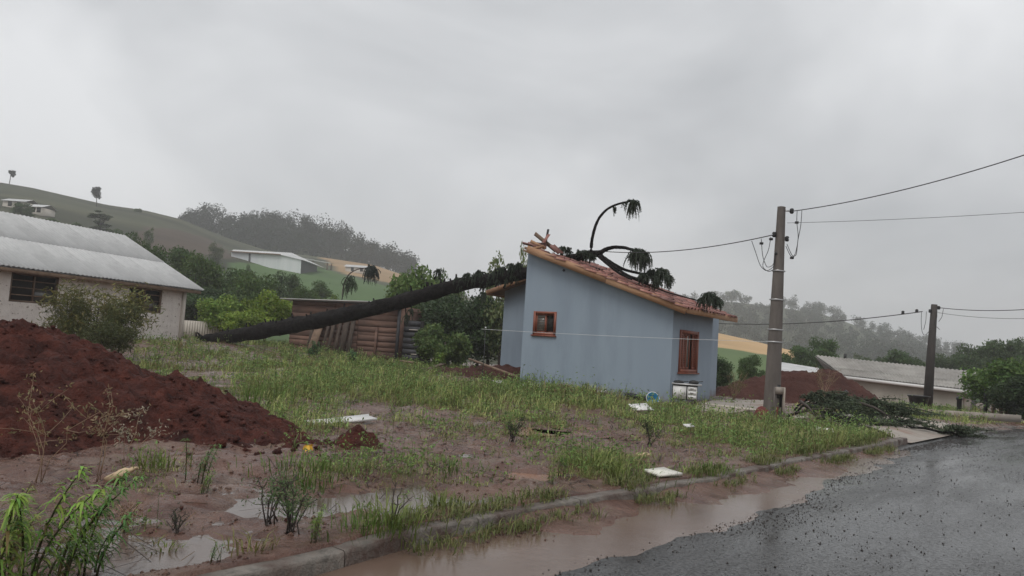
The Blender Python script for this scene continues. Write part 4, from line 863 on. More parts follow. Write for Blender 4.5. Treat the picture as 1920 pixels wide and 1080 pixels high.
mbx = on(1463, 784)-np.array([.05, 0, 0]); post = thing('meter_box', 'narrow pale meter cabinet with a dark opening right behind the concrete pole', 'meter box', mbx)
hb = at(1463, 726, mbx[1])[2]-mbx[2]
MB().box((-.12, .0, -.2), (-.085, .16, hb)).build('side_panel', M['pole'], post); MB().box((.11, .0, -.2), (.145, .16, hb)).build('side_panel', M['concrete'], post)
MB().box((-.085, .02, hb-.16), (.11, .16, hb)).build('top_panel', M['concrete'], post); MB().box((-.085, .10, .25), (.11, .15, hb-.16)).build('back_panel', M['black'], post)
MB().box((-.06, .06, .45), (.05, .10, .75)).build('meter', M['black'], post); MB().box((-.04, .05, -.1), (.02, .09, .25)).build('conduit', M['redpl'], post)
rc = on(1436, 786); rb_ = MB()
th2 = np.linspace(0, 2*math.pi, 15)[:-1]
prof = [(.02, .42), (.09, .38), (.17, .28), (.2, .15), (.22, .0)]
V = [(r*math.cos(a)*(1+.18*math.sin(a*3+z*9)), r*.7*math.sin(a)*(1+.15*math.cos(a*4)), z) for r, z in prof for a in th2]
o = rb_.add(V, [(i*14+j, i*14+(j+1) % 14, i*14+14+(j+1) % 14, i*14+14+j) for i in range(4) for j in range(14)]).build('cloth_bundle', M['redpl'], smooth=True); o.location = tuple(rc-[.12, .05, .02]); o.scale = (.85, .85, .7)
tag(o, 'dark red cloth bundle heaped at the left foot of the concrete pole', 'cloth')

p2b = at(1738, 772, 34.); p2b[2] = float(H(p2b[0], p2b[1])); p2t = at(1752, 571, 34.)
pole2 = thing('utility_pole', 'slim dark round utility pole in front of the beige building', 'pole', p2b)
d2 = p2t-p2b; MB().tube([np.array([0, 0, -.6]), d2*.5, d2], [.21, .175, .13], 12, rough=.05).build('shaft', M['darkpole'], pole2, smooth=True)
for px, py in ((1744, 583), (1760, 577), (1719, 583), (1693, 586)):
    q = at(px, py, 34.)-p2b; mb = MB(); lathe(mb, [(0, -.08), (.05, -.08), (.08, -.03), (.05, 0), (.08, .03), (.04, .08), (0, .08)], 8, q); mb.build('insulator', M['black'], pole2)
def drop2(pts):
    Q = np.array([at(a, b, 33.8)-p2b for a, b in pts]); n = 16; t = np.linspace(0, len(Q)-1, n); Q2 = np.stack([np.interp(t, np.arange(len(Q)), Q[:, j]) for j in range(3)], 1)
    for _ in range(2): Q2[1:-1] = (Q2[:-2]+Q2[1:-1]*2+Q2[2:])/4
    MB().tube(Q2, .012, 4).build('drop_wire', M['wire'], pole2)
drop2([(1728, 584), (1727, 605), (1729, 625), (1735, 630), (1745, 617)]); drop2([(1737, 584), (1736, 602), (1732, 618)]); drop2([(1757, 578), (1757, 595), (1753, 610), (1762, 618)]); drop2([(1769, 579), (1766, 595), (1760, 603)])
def wire(name, label, A, B, sag, r, m='wire', group=None, cat='wire'):
    A = np.asarray(A); B = np.asarray(B); t = np.linspace(0, 1, 26)[:, None]; Q = A+(B-A)*t-np.array([0, 0, 1.])*sag*4*t*(1-t)
    o = MB().tube(Q-A, r, 5).build(name, M[m], smooth=True); o.location = tuple(map(float, A)); return tag(o, label, cat, group)
y1 = pb[1]
wire('power_line', 'thick power cable rising from the pole top to the upper right', at(1486, 396, y1), at(1935, 286, 13.), .12, .011)
wire('power_line', 'thin cable running level from below the pole top to the right', at(1476, 418, y1), at(1935, 397, 15.), .03, .005)
wire('power_line', 'cable sagging from the concrete pole to the house roof', at(1451, 440, y1), tp(1128, 471, 0), .18, .012)
wire('power_line', 'cable from the dark pole passing behind the concrete pole', at(1730, 584, 34.), at(1335, 606, 40), .25, .022)
wire('power_line', 'upper cable leaving the dark pole towards the right', at(1762, 577, 34), at(1940, 579, 30), .1, .016)
wire('power_line', 'lower faint cable leaving the dark pole towards the right', at(1758, 586, 34), at(1940, 597, 30), .1, .009)
st = on(903, 722); sk = thing('stake', 'thin dark stake in the grass left of the blue house', 'stake', st)
h_ = at(901, 612, st[1])[2]-st[2]; MB().tube([(0, 0, -.2), (.01, 0, h_*.5), (0, .01, h_)], [.013, .012, .01], 6).build('shaft', M['darkwood'], sk); MB().tube([(0, 0, h_-.04), (0, .01, h_-.01)], [.026, .026], 6).build('knot', M['string'], sk)
wire('string_line', 'thin white string stretched across in front of the blue house', at(903, 617, st[1]), at(1446, 641, y1-.25), .03, .0045, 'string', cat='string')

# ================================================================== TREES AND SHRUBS (each one its own)
DK = (.95, 1.0, .92); LT = (1.5, 1.55, 1.1); YL = (1.75, 1.7, .95); MD = (1.25, 1.3, 1.15)
T = [  # name, px, top, width px, depth, foot z, kind, label, tint
 ('tree', 240, 428, 70, 72, 2, 'round', 'dark round tree just right of the white house roof ridge', DK),
 ('tree', 285, 452, 75, 68, 2, 'broad', 'dark bushy tree above the sloping end of the white roof', DK),
 ('tree', 340, 458, 105, 66, 1.5, 'round', 'dark green tree left of the two bare-topped slim trees', DK),
 ('tree', 372, 474, 95, 60, 1.2, 'broad', 'mid-green tree above the eave tip of the white house', MD),
 ('tree', 402, 486, 100, 70, 1.2, 'dense', 'dark dense tree below the left end of the warehouse', DK),
 ('tree', 448, 498, 90, 62, 1, 'round', 'round mid-green tree straight below the warehouse wall', MD),
 ('tree', 482, 508, 95, 56, .8, 'broad', 'mid-green tree between warehouse and shack roof tip', MD),
 ('tree', 380, 528, 125, 50, .8, 'dense', 'dark green tree over the pale slatted fence', (.85, .95, .8)),
 ('tree', 428, 545, 100, 42, .5, 'light', 'bright green shrub over the right half of the slatted fence', LT),
 ('tree', 505, 538, 95, 42, .5, 'light', 'bright yellow-green shrub against the left wall of the shack', YL),
 ('tree', 465, 572, 85, 39, .5, 'light', 'low yellow-green shrub just above the trunk left of the shack', YL),
 ('tree', 536, 505, 62, 76, 1, 'round', 'round dark tree above the left half of the shack roof', DK),
 ('tree', 570, 535, 60, 62, .8, 'broad', 'mid-green tree behind the middle of the shack roof', MD),
 ('tree', 602, 518, 52, 80, .8, 'tall', 'upright green tree on the lawn left of the bent araucaria', MD),
 ('tree', 620, 545, 50, 60, .8, 'light', 'pale green shrub rising over the shack beside the bent stem', (1.2, 1.25, 1)),
 ('tree', 560, 555, 60, 55, .8, 'bush', 'low green shrub along the top of the shack roof', MD),
 ('tree', 462, 490, 24, 150, 7, 'bush', 'small dark bush in front of the warehouse wall', DK),
 ('tree', 715, 560, 40, 55, .5, 'bush', 'small green shrub at the right end of the shack roof', MD),
 ('tree', 798, 484, 125, 46, .2, 'light', 'leafy light green tree rising behind the middle of the trunk', (.95, 1.05, .95)),
 ('tree', 758, 500, 75, 48, .2, 'airy', 'thin-leaved tree left of the leafy tree behind the trunk', (1.2, 1.3, 1.1)),
 ('tree', 845, 502, 75, 44, .2, 'airy', 'sparse grey-green tree right of the leafy tree behind the trunk', (1.1, 1.2, 1.1)),
 ('tree', 805, 545, 130, 41, .0, 'dense', 'dark dense tree under the trunk right of the shack', (.95, 1.0, .95)),
 ('tree', 868, 540, 150, 39, .0, 'dense', 'broad dark tree under the trunk between shack and blue house', (.8, .85, .8)),
 ('tree', 925, 535, 120, 37, .0, 'dense', 'dark tree pressed against the rear wing of the blue house', (.7, .75, .7)),
 ('tree', 838, 600, 120, 34, .0, 'bush', 'low grey-green shrub in front of the dark trees under the trunk', (1.1, 1.1, 1.05)),
 ('tree', 950, 470, 90, 36, .1, 'airy', 'feathery pale tree behind the broken ridge of the blue house', (1.45, 1.4, 1.3)),
 ('tree', 982, 448, 50, 37, .1, 'airy', 'tall wispy pale tree touching the top left corner of the blue house', (1.6, 1.5, 1.4)),
 ('tree', 905, 540, 60, 40, .1, 'tall', 'dark upright tree behind the hanging shoots of the trunk', DK),
 ('tree', 1345, 655, 60, 33, -.2, 'dense', 'dark green bush at the right corner of the blue house', (1.0, 1.05, .95)),
 ('tree', 1412, 664, 50, 42, -.4, 'broad', 'small green tree left of the concrete pole', (1, 1.1, 1)),
 ('tree', 1498, 644, 72, 62, -1, 'round', 'green tree right of the concrete pole behind the grey roof', (1.05, 1.15, 1)),
 ('tree', 1540, 628, 70, 64, -1, 'round', 'taller green tree above the left end of the ribbed roof', (1.05, 1.15, 1)),
 ('tree', 1688, 648, 58, 66, -1.2, 'tall', 'pointed green tree above the ribbed roof left of the dark pole', (1, 1.1, 1)),
 ('tree', 1605, 660, 60, 90, -1.2, 'airy', 'thin bare-looking tree above the middle of the ribbed roof', (.8, .8, .8)),
 ('tree', 1640, 668, 70, 85, -1.2, 'broad', 'dull green bush line above the ribbed roof', (.8, .85, .8)),
 ('tree', 1730, 670, 80, 80, -1.2, 'broad', 'dull green tree directly behind the dark pole', (.85, .9, .85)),
 ('tree', 1780, 660, 80, 78, -1.2, 'broad', 'green tree just right of the dark pole', (.85, .9, .85)),
 ('tree', 1822, 640, 70, 74, -1.2, 'round', 'dark tree over the right end of the ribbed roof', DK),
 ('tree', 1868, 632, 80, 72, -1.2, 'round', 'tall dark tree behind the bright-topped tree at the road', DK),
 ('tree', 1905, 622, 60, 70, -1.2, 'tall', 'tallest dark tree at the right edge of the skyline', DK),
 ('tree', 1940, 640, 90, 68, -1.2, 'round', 'dark tree cut by the right edge above the road', DK),
 ('tree', 1893, 657, 130, 31, -.5, 'dense', 'big dark tree with a bright green top beside the far road', (1.7, 1.9, 1.1)),
 ('tree', 1935, 690, 120, 29, -.5, 'dense', 'dark low tree at the right edge of the road', (.75, .8, .72)),
 ('shrub', 190, 508, 185, 20.5, .3, 'plume', 'feathery olive shrub in front of the white house windows', (1.35, 1.25, 1.0)),
 ('shrub', 138, 528, 80, 20, .3, 'plume', 'left half of the feathery growth before the white house', (.85, .88, .75)),
 ('shrub', 235, 545, 75, 20.2, .3, 'plume', 'dark airy shrub right of the olive shrub by the white wall', (.75, .8, .72)),
 ('shrub', 195, 585, 120, 19.5, .3, 'plume', 'dark low growth at the foot of the olive shrub', (.7, .75, .7)),
]
for (nm, px, yt, w, D, zb, key, lab, tint) in T:
    tree(nm, px, yt, w, D, zb, key, lab, tint, group=None, cat='shrub' if nm == 'shrub' else 'tree')
for px, yt, w, py, key, lab, tint in ((182, 384, 34, 440, 'slim', 'dark slim cypress-like tree on the hillside above the white roof', DK), (276, 424, 20, 470, 'airy', 'thin half-bare tree above the sloping roof end', DK), (402, 452, 34, 500, 'airy', 'half-bare grey tree at the edge of the ploughed field', (.9, .85, .8)), (40, 378, 36, 412, 'round', 'dark round tree beside the distant farmhouse', DK),
        (10, 400, 40, 420, 'bush', 'dark bush left of the distant farmhouse', DK), (90, 408, 40, 425, 'bush', 'dark bush right of the distant farm shed', DK), (130, 415, 40, 430, 'bush', 'dull bush on the hillside above the white ridge', DK), (258, 389, 14, 398, 'bush', 'tiny clump on the bare hill crest', DK),
        (160, 428, 40, 440, 'bush', 'low dark bush at the foot of the slim hillside tree', DK), (205, 425, 40, 442, 'bush', 'dark bush right of the slim hillside tree', DK), (700, 452, 18, 490, 'tall', 'slender tree standing out at the right end of the wooded ridge', DK), (727, 458, 34, 500, 'slim', 'taller pointed tree beyond the right end of the wooded ridge', DK), (750, 478, 34, 506, 'round', 'last hazy tree of the wooded ridge', DK), (1372, 542, 34, 566, 'airy', 'bare rounded tree crowning the misty right hill', DK)):
    hl_ = HRF if px > 1000 else (HF if px > 600 and py > 480 else HL); q = hl_.find(px, py); tree('tree', px, yt, w, q[1], q[2]-.5, key, lab, tint, P=np.array([q[0], q[1], q[2]-.5]))
# standing araucarias on the hill crest
def umbrella(px, ytop, ybot, w, label, lean=0):
    q = HL.find(px, ybot) if ybot > 342 else HL.P(px, .995); t = at(px+lean, ytop, q[1]); r = thing('araucaria', label, 'tree', q); h = t[2]-q[2]; dx = t[0]-q[0]; W_ = w/FPX*q[1]
    MB().tube([(0, 0, -1), (dx*.5, 0, h*.5), (dx, 0, h*.92)], [.14, .12, .08], 5).build('trunk', M['twig'], r)
    rng = np.random.default_rng(int(px)); mb = MB()
    for k in range(16):
        a = rng.uniform(0, 6.28); c0 = np.array([dx+math.cos(a)*W_*.3*rng.random()**.5, math.sin(a)*W_*.3, h*.72+rng.uniform(-.35, .3)*W_]); d = rng.normal(size=(60, 3)); d /= np.linalg.norm(d, axis=1)[:, None]
        leaves(mb, c0+d*(rng.random(60)**.5*W_*.16)[:, None], .5, (.035, .045, .035), rng)
    mb.build('crown', M['farleaf'], r)
umbrella(181, 350, 388, 26, 'umbrella-topped araucaria standing on the hill above the white roof'); umbrella(17, 316, 341, 16, 'lone leaning araucaria on the hill crest at the far left', 6)

# ================================================================== GRASS AND WEEDS
GM = ["000555666600333300000000",
      "004577777555443300000000",
      "000666887755882224440044",
      "000006889999988520000443",
      "000000785456777742338766",
      "000000562333455599999960",
      "000000003442255223588850",
      "000300066621176225566600",
      "000200005521112276333000",
      "000100003311116510311000",
      "000200002105861100000000",
      "000410005410000000000000"]
GMA = np.array([[int(c) for c in r] for r in GM], float)
def dens(px, py):
    fx = np.clip(px/80-.5, 0, 22.999); fy = np.clip((py-620)/35-.5, 0, 10.999); i = fx.astype(int); j = fy.astype(int); a = fx-i; b = fy-j
    v = (GMA[j, i]*(1-a)+GMA[j, i+1]*a)*(1-b)+(GMA[j+1, i]*(1-a)+GMA[j+1, i+1]*a)*b
    return v/9*(py < 1045)*(py > 615)*(px > 0)
def heap_clear(x, y):
    r = np.ones(len(x), bool)
    for hf in (hA, hB, hC):
        i = np.clip(np.searchsorted(hf[0], x), 0, len(hf[0])-1); j = np.clip(np.searchsorted(hf[1], y), 0, len(hf[1])-1)
        inside = (x > hf[0][0]) & (x < hf[0][-1]) & (y > hf[1][0]) & (y < hf[1][-1]); r &= ~(inside & (hf[2][j, i] > H(x, y)+.06))
    return r
def blades(mb, base, az, hgt, bend, wid, col, rng):
    n = len(base); d = np.stack([np.cos(az), np.sin(az), np.zeros(n)], 1); s = np.stack([-np.sin(az), np.cos(az), np.zeros(n)], 1)
    up = np.array([0, 0, 1.]); m = base+up*hgt[:, None]*.6+d*(bend*hgt*.28)[:, None]; t = base+up*(hgt*(1-.25*bend))[:, None]+d*(bend*hgt*.85)[:, None]
    w = s*wid[:, None]*.5; V = np.stack([base-w*.7, base+w*.7, m+w, m-w, t], 1).reshape(-1, 3); i = np.arange(n)[:, None]*5
    c = np.repeat(col, 5, 0); mb.add(V, [i+np.array([[0, 1, 2, 3]]), i+np.array([[3, 2, 4]])], c)
def scatter(n, seed, jitter_noise=True):
    rng = np.random.default_rng(seed); D = 3.4*np.exp(rng.random(n)*math.log(44/3.4)); ang_ = rng.uniform(-.72, .72, n); x = D*np.tan(ang_); y = D
    z = H(x, y); px, py = proj(np.stack([x, y, z], 1)); u, v = uv(x, y); d = dens(px, py)
    patch = np.clip(.5+1.5*fbm(x*.7, y*.7, 91)+.7*fbm(x*2.6, y*2.6, 92), 0, 1.4)
    L_ = np.stack([x, y], 1)-HO[:2]; lx = L_@HXv[:2]; ly = L_@HYv[:2]; inh = (lx > -8.4) & (lx < .1) & (ly > -.05) & (ly < 7)
    k = (rng.random(n) < (d**1.55)*1.15*np.where(d > .8, np.maximum(patch, .22), patch)) & (v > .1) & ~inh & heap_clear(x, y)
    k &= ~((u > 10.8) & (u < 18) & (v < 2.6)) & (z > .08-.55*sm(u, 14, 36))
    return np.stack([x, y, z], 1)[k], d[k], D[k], rng
Pg, dg_, Dg, rng = scatter(90000, 61)
mb = MB(); n = len(Pg); per = 9; b = np.repeat(Pg, per, 0)+np.concatenate([rng.normal(size=(n*per, 2))*.05, np.zeros((n*per, 1))], 1); Dp = np.repeat(Dg, per)
hh = np.repeat((.045+.19*rng.random(n)**1.8)*(.5+.8*dg_)*(.6+.9*np.clip(.5+fbm(Pg[:, 0]*.9, Pg[:, 1]*.9, 97), 0, 1))*(.5+.5*sm(Dg, 6, 15)), per)*(.6+.8*rng.random(n*per)); az = rng.uniform(0, 6.28, n*per); az = np.where(rng.random(n*per) < .4, rng.normal(size=n*per)*.6+.2, az)
tn_ = np.repeat(rng.random((n, 1)), per, 0)+.25*rng.normal(size=(n*per, 1)); tn_ = np.clip(tn_, 0, 1)
big = np.repeat(np.clip(.5+fbm(Pg[:, 0]*.35, Pg[:, 1]*.35, 95), 0, 1)[:, None], per, 0)
col = np.array([.16, .23, .065])*(1-tn_)+np.array([.47, .51, .19])*tn_; col = col*(.75+.55*big); dead = rng.random(n*per) < .10+.3*(np.repeat(fbm(Pg[:, 0]*.6, Pg[:, 1]*.6, 96), per) > .12); col[dead] = np.array([.26, .20, .11])*(.7+.5*rng.random((dead.sum(), 1)))
blades(mb, b, az, hh, rng.uniform(.3, 1.6, n*per), np.maximum(.005, Dp*.0007)*(.8+.6*rng.random(n*per)), col, rng)
tag(mb.build('grass', M['grass']), 'patchy wet green grass growing over the muddy lot', 'grass', kind='stuff')
Pw, dw, Dw, rng = scatter(34000, 62)
mb = MB()
n = len(Pw); k = 10; hW = (.12+.28*rng.random(n))*(.5+.7*dw)*np.where(rng.random(n) < .12, 1.7, 1)
t = rng.random((n, k)); C = np.repeat(Pw, k, 0); off = rng.normal(size=(n*k, 2))*np.repeat(hW, k)[:, None]*.28; C = C+np.concatenate([off, (t*hW[:, None]).reshape(-1, 1)], 1)
leaves(mb, C, np.repeat(np.clip(.022+Dw*.0022, .03, .085), k), np.repeat(np.array([.21, .31, .10])*(.6+.8*rng.random((n, 1))), k, 0), rng, asp=.42)
blades(mb, Pw, rng.uniform(0, 6.28, n), hW*1.05, rng.uniform(0, .4, n), np.maximum(.004, Dw*.0005), np.tile([.07, .09, .035], (n, 1)), rng)
Pt, dt, Dt, rng = scatter(90000, 64); n = len(Pt); per = 3; b = np.repeat(Pt, per, 0)+np.concatenate([rng.normal(size=(n*per, 2))*.08, np.zeros((n*per, 1))], 1); tn_ = rng.random((n*per, 1)); Dp = np.repeat(Dt, per)
blades(mb, b, rng.uniform(0, 6.28, n*per), .02+.045*rng.random(n*per), rng.uniform(.6, 1.8, n*per), np.maximum(.007, Dp*.0011), np.array([.14, .17, .06])*(1-tn_)+np.array([.30, .29, .13])*tn_, rng)
tag(mb.build('ground_weeds', M['grass']), 'small leafy weeds mixed into the grass of the lot', 'weeds', kind='stuff')
# dead litter: straw and sticks lying in the mud
rng = np.random.default_rng(63); NL = 17000; D = 3.6*np.exp(rng.random(NL)*math.log(7)); x = D*np.tan(rng.uniform(-.7, .7, NL)); u, v = uv(x, D); k = (v > .12) & heap_clear(x, D) & ~((u > 10.8) & (v < 2.6)) & (rng.random(NL) < np.clip(.5+1.4*fbm(x*.7, D*.7, 99), .05, 1)); x = x[k]; y = D[k]; z = np.maximum(H(x, y), .09)+.006
n = len(x); a = rng.uniform(0, 6.28, n); L_ = .04+.14*rng.random(n)**2; w = np.maximum(.003, y*.0006); d = np.stack([np.cos(a), np.sin(a), rng.normal(size=n)*.12], 1)*L_[:, None]; s = np.stack([-np.sin(a), np.cos(a), 0*a], 1)*w[:, None]; c = np.stack([x, y, z], 1)
V = np.stack([c-d-s, c-d+s, c+d+s, c+d-s], 1).reshape(-1, 3); col = np.where(rng.random((n, 1)) < .68, np.array([[.035, .024, .018]]), np.array([[.20, .13, .075]])*(.6+.6*rng.random((n, 1))))
tag(MB().add(V, [np.arange(n)[:, None]*4+np.array([[0, 1, 2, 3]])], np.repeat(col, 4, 0)).build('straw_litter', M['grass']), 'dead straw and twigs lying in the mud', 'litter', kind='stuff')

# single weeds one can point at
def tuft(label, px, py, h, n, col, seed, spread=.08, wid=.012, bend=(.3, 1.1)):
    rng = np.random.default_rng(seed); q = on(px, py); r = thing('grass_tuft', label, 'plant', q); mb = MB()
    b = np.concatenate([rng.normal(size=(n, 2))*spread, np.full((n, 1), -.01)], 1); az = np.arctan2(b[:, 1], b[:, 0])+rng.normal(size=n)*.7
    blades(mb, b, az, h*(.5+.6*rng.random(n)), rng.uniform(*bend, n), np.full(n, wid*.75)*(.7+.6*rng.random(n)), np.array(col)*(.65+.7*rng.random((n, 1))), rng); tag(mb.build('blades', M['grass'], r), kind='stuff'); return r
GR = (.12, .19, .045); GY_ = (.17, .21, .06)
for a in (('bright grass tuft on the kerb top nearest the camera', 745, 985, .2, 120, GY_, 1, .16), ('spreading grass tuft on the kerb left of the bright one', 700, 995, .16, 90, GR, 2, .14), ('upright grass tuft by the puddle behind the kerb', 828, 952, .17, 90, GY_, 3, .07), ('drooping grass tuft hanging over the kerb into the gutter', 1155, 940, .22, 50, GY_, 4, .05),
          ('grass tuft standing in the puddle left of the mound', 585, 918, .15, 90, GR, 5, .14), ('broad low grass patch below the yellow flower', 585, 880, .17, 160, GR, 6, .26), ('low green patch in the mud at mid lot', 845, 880, .11, 150, GR, 7, .3), ('tall pale grass clump right of the soil heap tip', 470, 770, .55, 150, GR, 8, .25),
          ('tall grass clump at the back edge of the soil heap', 500, 745, .5, 140, GY_, 9, .3), ('thin grass clump at the front foot of the heap', 300, 880, .24, 70, GY_, 10, .12), ('sparse pale tuft by the near kerb puddle', 470, 1035, .16, 40, (.22, .22, .08), 11, .08), ('long-bladed tuft in the middle of the lot right of the orange puddle', 1120, 885, .24, 110, GY_, 12, .2),
          ('dense green patch at the kerb beside the white sheet', 1205, 895, .15, 130, GR, 13, .2), ('green tuft right at the kerb beyond the white sheet', 1330, 890, .14, 110, GR, 14, .16), ('yellow-green sprout standing in the near puddle', 305, 1045, .14, 40, GY_, 15, .05)):
    tuft(*a)
def lance(mb, C, az, Ln, Wd, droop, col):
    n = len(C); d = np.stack([np.cos(az), np.sin(az), np.zeros(n)], 1); q = np.stack([-np.sin(az), np.cos(az), np.zeros(n)], 1)*Wd[:, None]*.5; up = np.array([0, 0, 1.])
    m1 = C+d*(Ln*.35)[:, None]+up*(Ln*.22)[:, None]; m2 = C+d*(Ln*.7)[:, None]+up*(Ln*(.2-.35*droop))[:, None]; t = C+d*(Ln*.95)[:, None]+up*(Ln*(.1-.85*droop))[:, None]
    V = np.stack([C, m1-q, m1+q, m2+q*.7, m2-q*.7, t], 1).reshape(-1, 3); i = np.arange(n)[:, None]*6
    mb.add(V, [np.concatenate([i+np.array([[0, 2, 1]]), i+np.array([[4, 3, 5]])]), i+np.array([[1, 2, 3, 4]])], np.repeat(col, 6, 0))
def feather(label, px, py, h, n, lean, col, seed, D=None, stems=3, lw=.011, ll=.085):
    """thin stems set with lance-shaped leaves, pushed over by the wind"""
    rng = np.random.default_rng(seed); q = on(px, py) if D is None else at(px, py, D); r = thing('leafy_weed', label, 'plant', q); stems = stems*2; n = int(n*.55)
    for s in range(stems):
        hs = h*rng.uniform(.4, 1.08); a = rng.uniform(0, 6.28); b0 = np.array([math.cos(a), math.sin(a), 0])*rng.random()*.13*(h/.5); t = np.linspace(0, 1, 9)[:, None]
        P = b0+np.array([0, 0, 1.])*hs*t*(1-.15*t)+np.array([lean*rng.uniform(.3, 1.5), rng.normal()*.2, 0])*hs*t**1.8+rng.normal(size=3)*.05*hs*t
        st = MB().tube(P, np.linspace(.006, .002, 9)*h/.5, 5, np.array([.09, .085, .04])).build('stem', M['grass'], r)
        m = max(12, int(n*hs/h)); tt = .08+.92*rng.random(m)**.8; C = np.stack([np.interp(tt, t[:, 0], P[:, j]) for j in range(3)], 1); az = rng.uniform(0, 6.28, m); az = np.where(rng.random(m) < .4, rng.normal(size=m)*.8, az)
        c = np.array(col)*(.65+.75*tt[:, None]**1.5)*(.7+.6*rng.random((m, 1))); c[:, 0] *= 1+.5*(rng.random(m)-.3); old = rng.random(m) < .12*(1.3-tt); c[old] = np.array([.22, .16, .07])*(.6+.6*rng.random((old.sum(), 1)))
        mb = MB(); k = h/.55; lance(mb, C, az, ll*k*rng.uniform(.45, 1.25, m)*(1.1-.5*tt**3), lw*k*rng.uniform(.6, 1.3, m), rng.uniform(-.2, .8, m), c); tag(mb.build('leaves', M['grass'], st), kind='stuff')
LG = (.16, .27, .065); DG = (.10, .19, .06)
for a in (('big bright feathery weed at the lower left corner', 50, 1110, .66, 230, .25, (.20, .34, .07), 1), ('feathery weed cut off by the left edge', 5, 1090, .5, 190, .15, (.22, .30, .08), 2), ('dark windblown weed standing right of the corner weeds', 150, 1085, .58, 210, .35, (.12, .24, .07), 3), ('windblown green weed at the foot of the soil heap', 372, 905, .42, 130, .22, DG, 4),
          ('low leafy weed in the puddle below the windblown one', 378, 925, .24, 90, .2, LG, 5), ('leafy weed at the near kerb puddle edge', 398, 1055, .17, 60, .3, DG, 6), ('tall leafy weed beside the orange puddle at the kerb', 1045, 935, .3, 130, .05, LG, 7), ('low leafy weed at the foot of the kerb below it', 1030, 955, .2, 110, .1, LG, 8), ('bushy green weed at the gutter edge of the kerb', 590, 1015, .24, 120, .1, LG, 9)):
    feather(*a[:1], *a[1:], stems=3)
def twiggy(label, px, py, h, n, seed, m='twig', leafc=None, D=None, lean=.1, r0=.006):
    rng = np.random.default_rng(seed); q = on(px, py) if D is None else at(px, py, D); r = thing('twiggy_weed', label, 'plant', q); mb = MB(); lf = []
    for i in range(n):
        a = rng.uniform(0, 6.28); e = np.array([math.cos(a)*h*.35+lean*h, math.sin(a)*h*.3, h*rng.uniform(.55, 1)]); t = np.linspace(0, 1, 6)[:, None]; P = e*t*np.array([1, 1, 1])+np.array([0, 0, .1*h])*np.sin(t*math.pi)+rng.normal(size=(6, 3))*.012*h*2
        P[0] = rng.normal(size=3)*.02; mb.tube(P, np.linspace(r0, r0*.35, 6), 4); lf.append(P[2:])
        for b in range(3):
            s = P[rng.integers(2, 5)]; f = s+np.array([rng.normal()*.15+lean*.3, rng.normal()*.12, rng.uniform(.02, .2)])*h; mb.tube([s, (s+f)/2+rng.normal(size=3)*.01, f], [r0*.5, r0*.4, r0*.2], 3); lf.append(np.array([s*.4+f*.6, f]))
    mb.build('stems', M[m], r)
    if leafc is not None:
        C = np.concatenate(lf); C = np.repeat(C, 5, 0)+rng.normal(size=(len(C)*5, 3))*.025; mb = MB(); leaves(mb, C, min(h*.07, .035), leafc, rng, asp=.35, up=.5); tag(mb.build('leaves', M['grass'], r), kind='stuff')
for a in (('dark twiggy weed standing in the puddle behind the kerb', 545, 1000, .36, 9, 1, 'twig', (.13, .20, .085)), ('second dark twiggy weed left of the bushy kerb weed', 500, 985, .36, 7, 2, 'twig', (.13, .20, .085)), ('small dark weed with stiff stems in the near mud', 330, 1000, .16, 5, 3, 'twig', (.05, .08, .035)), ('dark weed clump at mid lot before the grass band', 960, 828, .35, 9, 4, 'twig', (.05, .085, .035)),
          ('bare dry stick leaning over the puddle', 735, 985, .3, 3, 5, 'twig', None), ('tall dry beige stalks in front of the soil heap', 75, 900, 1.0, 4, 6, 'dry', (.28, .22, .12), None, .2, .004), ('dry branching stalk before the heap, centre left', 190, 900, .8, 3, 7, 'dry', (.30, .24, .15), None, .35, .004), ('thin dry stem with pale seed heads at the heap foot', 235, 870, .5, 3, 8, 'dry', (.42, .38, .30), None, .25, .003),
          ('low red-brown dead weed by the lower left weeds', 230, 1000, .2, 8, 9, 'dry', (.2, .12, .07)), ('dark weed standing behind the near puddle at mid lot', 1220, 838, .4, 7, 10, 'twig', (.055, .085, .035)), ('dead brown weed clump in front of the debris pile', 1545, 745, .9, 12, 11, 'dry', (.2, .16, .09), 22.), ('yellowed bush on the right soil heap', 1375, 752, .9, 16, 12, 'dry', (.19, .2, .07), 23.5)):
    twiggy(*a)
for a in (('bright green shoots beside the dark trees right of the shack', 825, 690, .9, 120, .1, (.15, .24, .05), 21), ('green weed clump at the foot of the leaning shack boards', 585, 668, .8, 110, .0, (.05, .14, .05), 22), ('green weed clump in front of the shack corner', 660, 685, .7, 100, .1, (.06, .13, .05), 23), ('green weeds at the foot of the dark pole', 1760, 780, .4, 60, .1, (.08, .14, .05), 24), ('green weeds left of the black tub', 1690, 778, .45, 60, .1, (.08, .14, .05), 25), ('weeds along the base of the beige building', 1790, 785, .4, 60, .1, (.08, .14, .05), 26)):
    q = on(a[1], a[2]); feather(*a, stems=4, lw=.03, ll=.16, D=None)

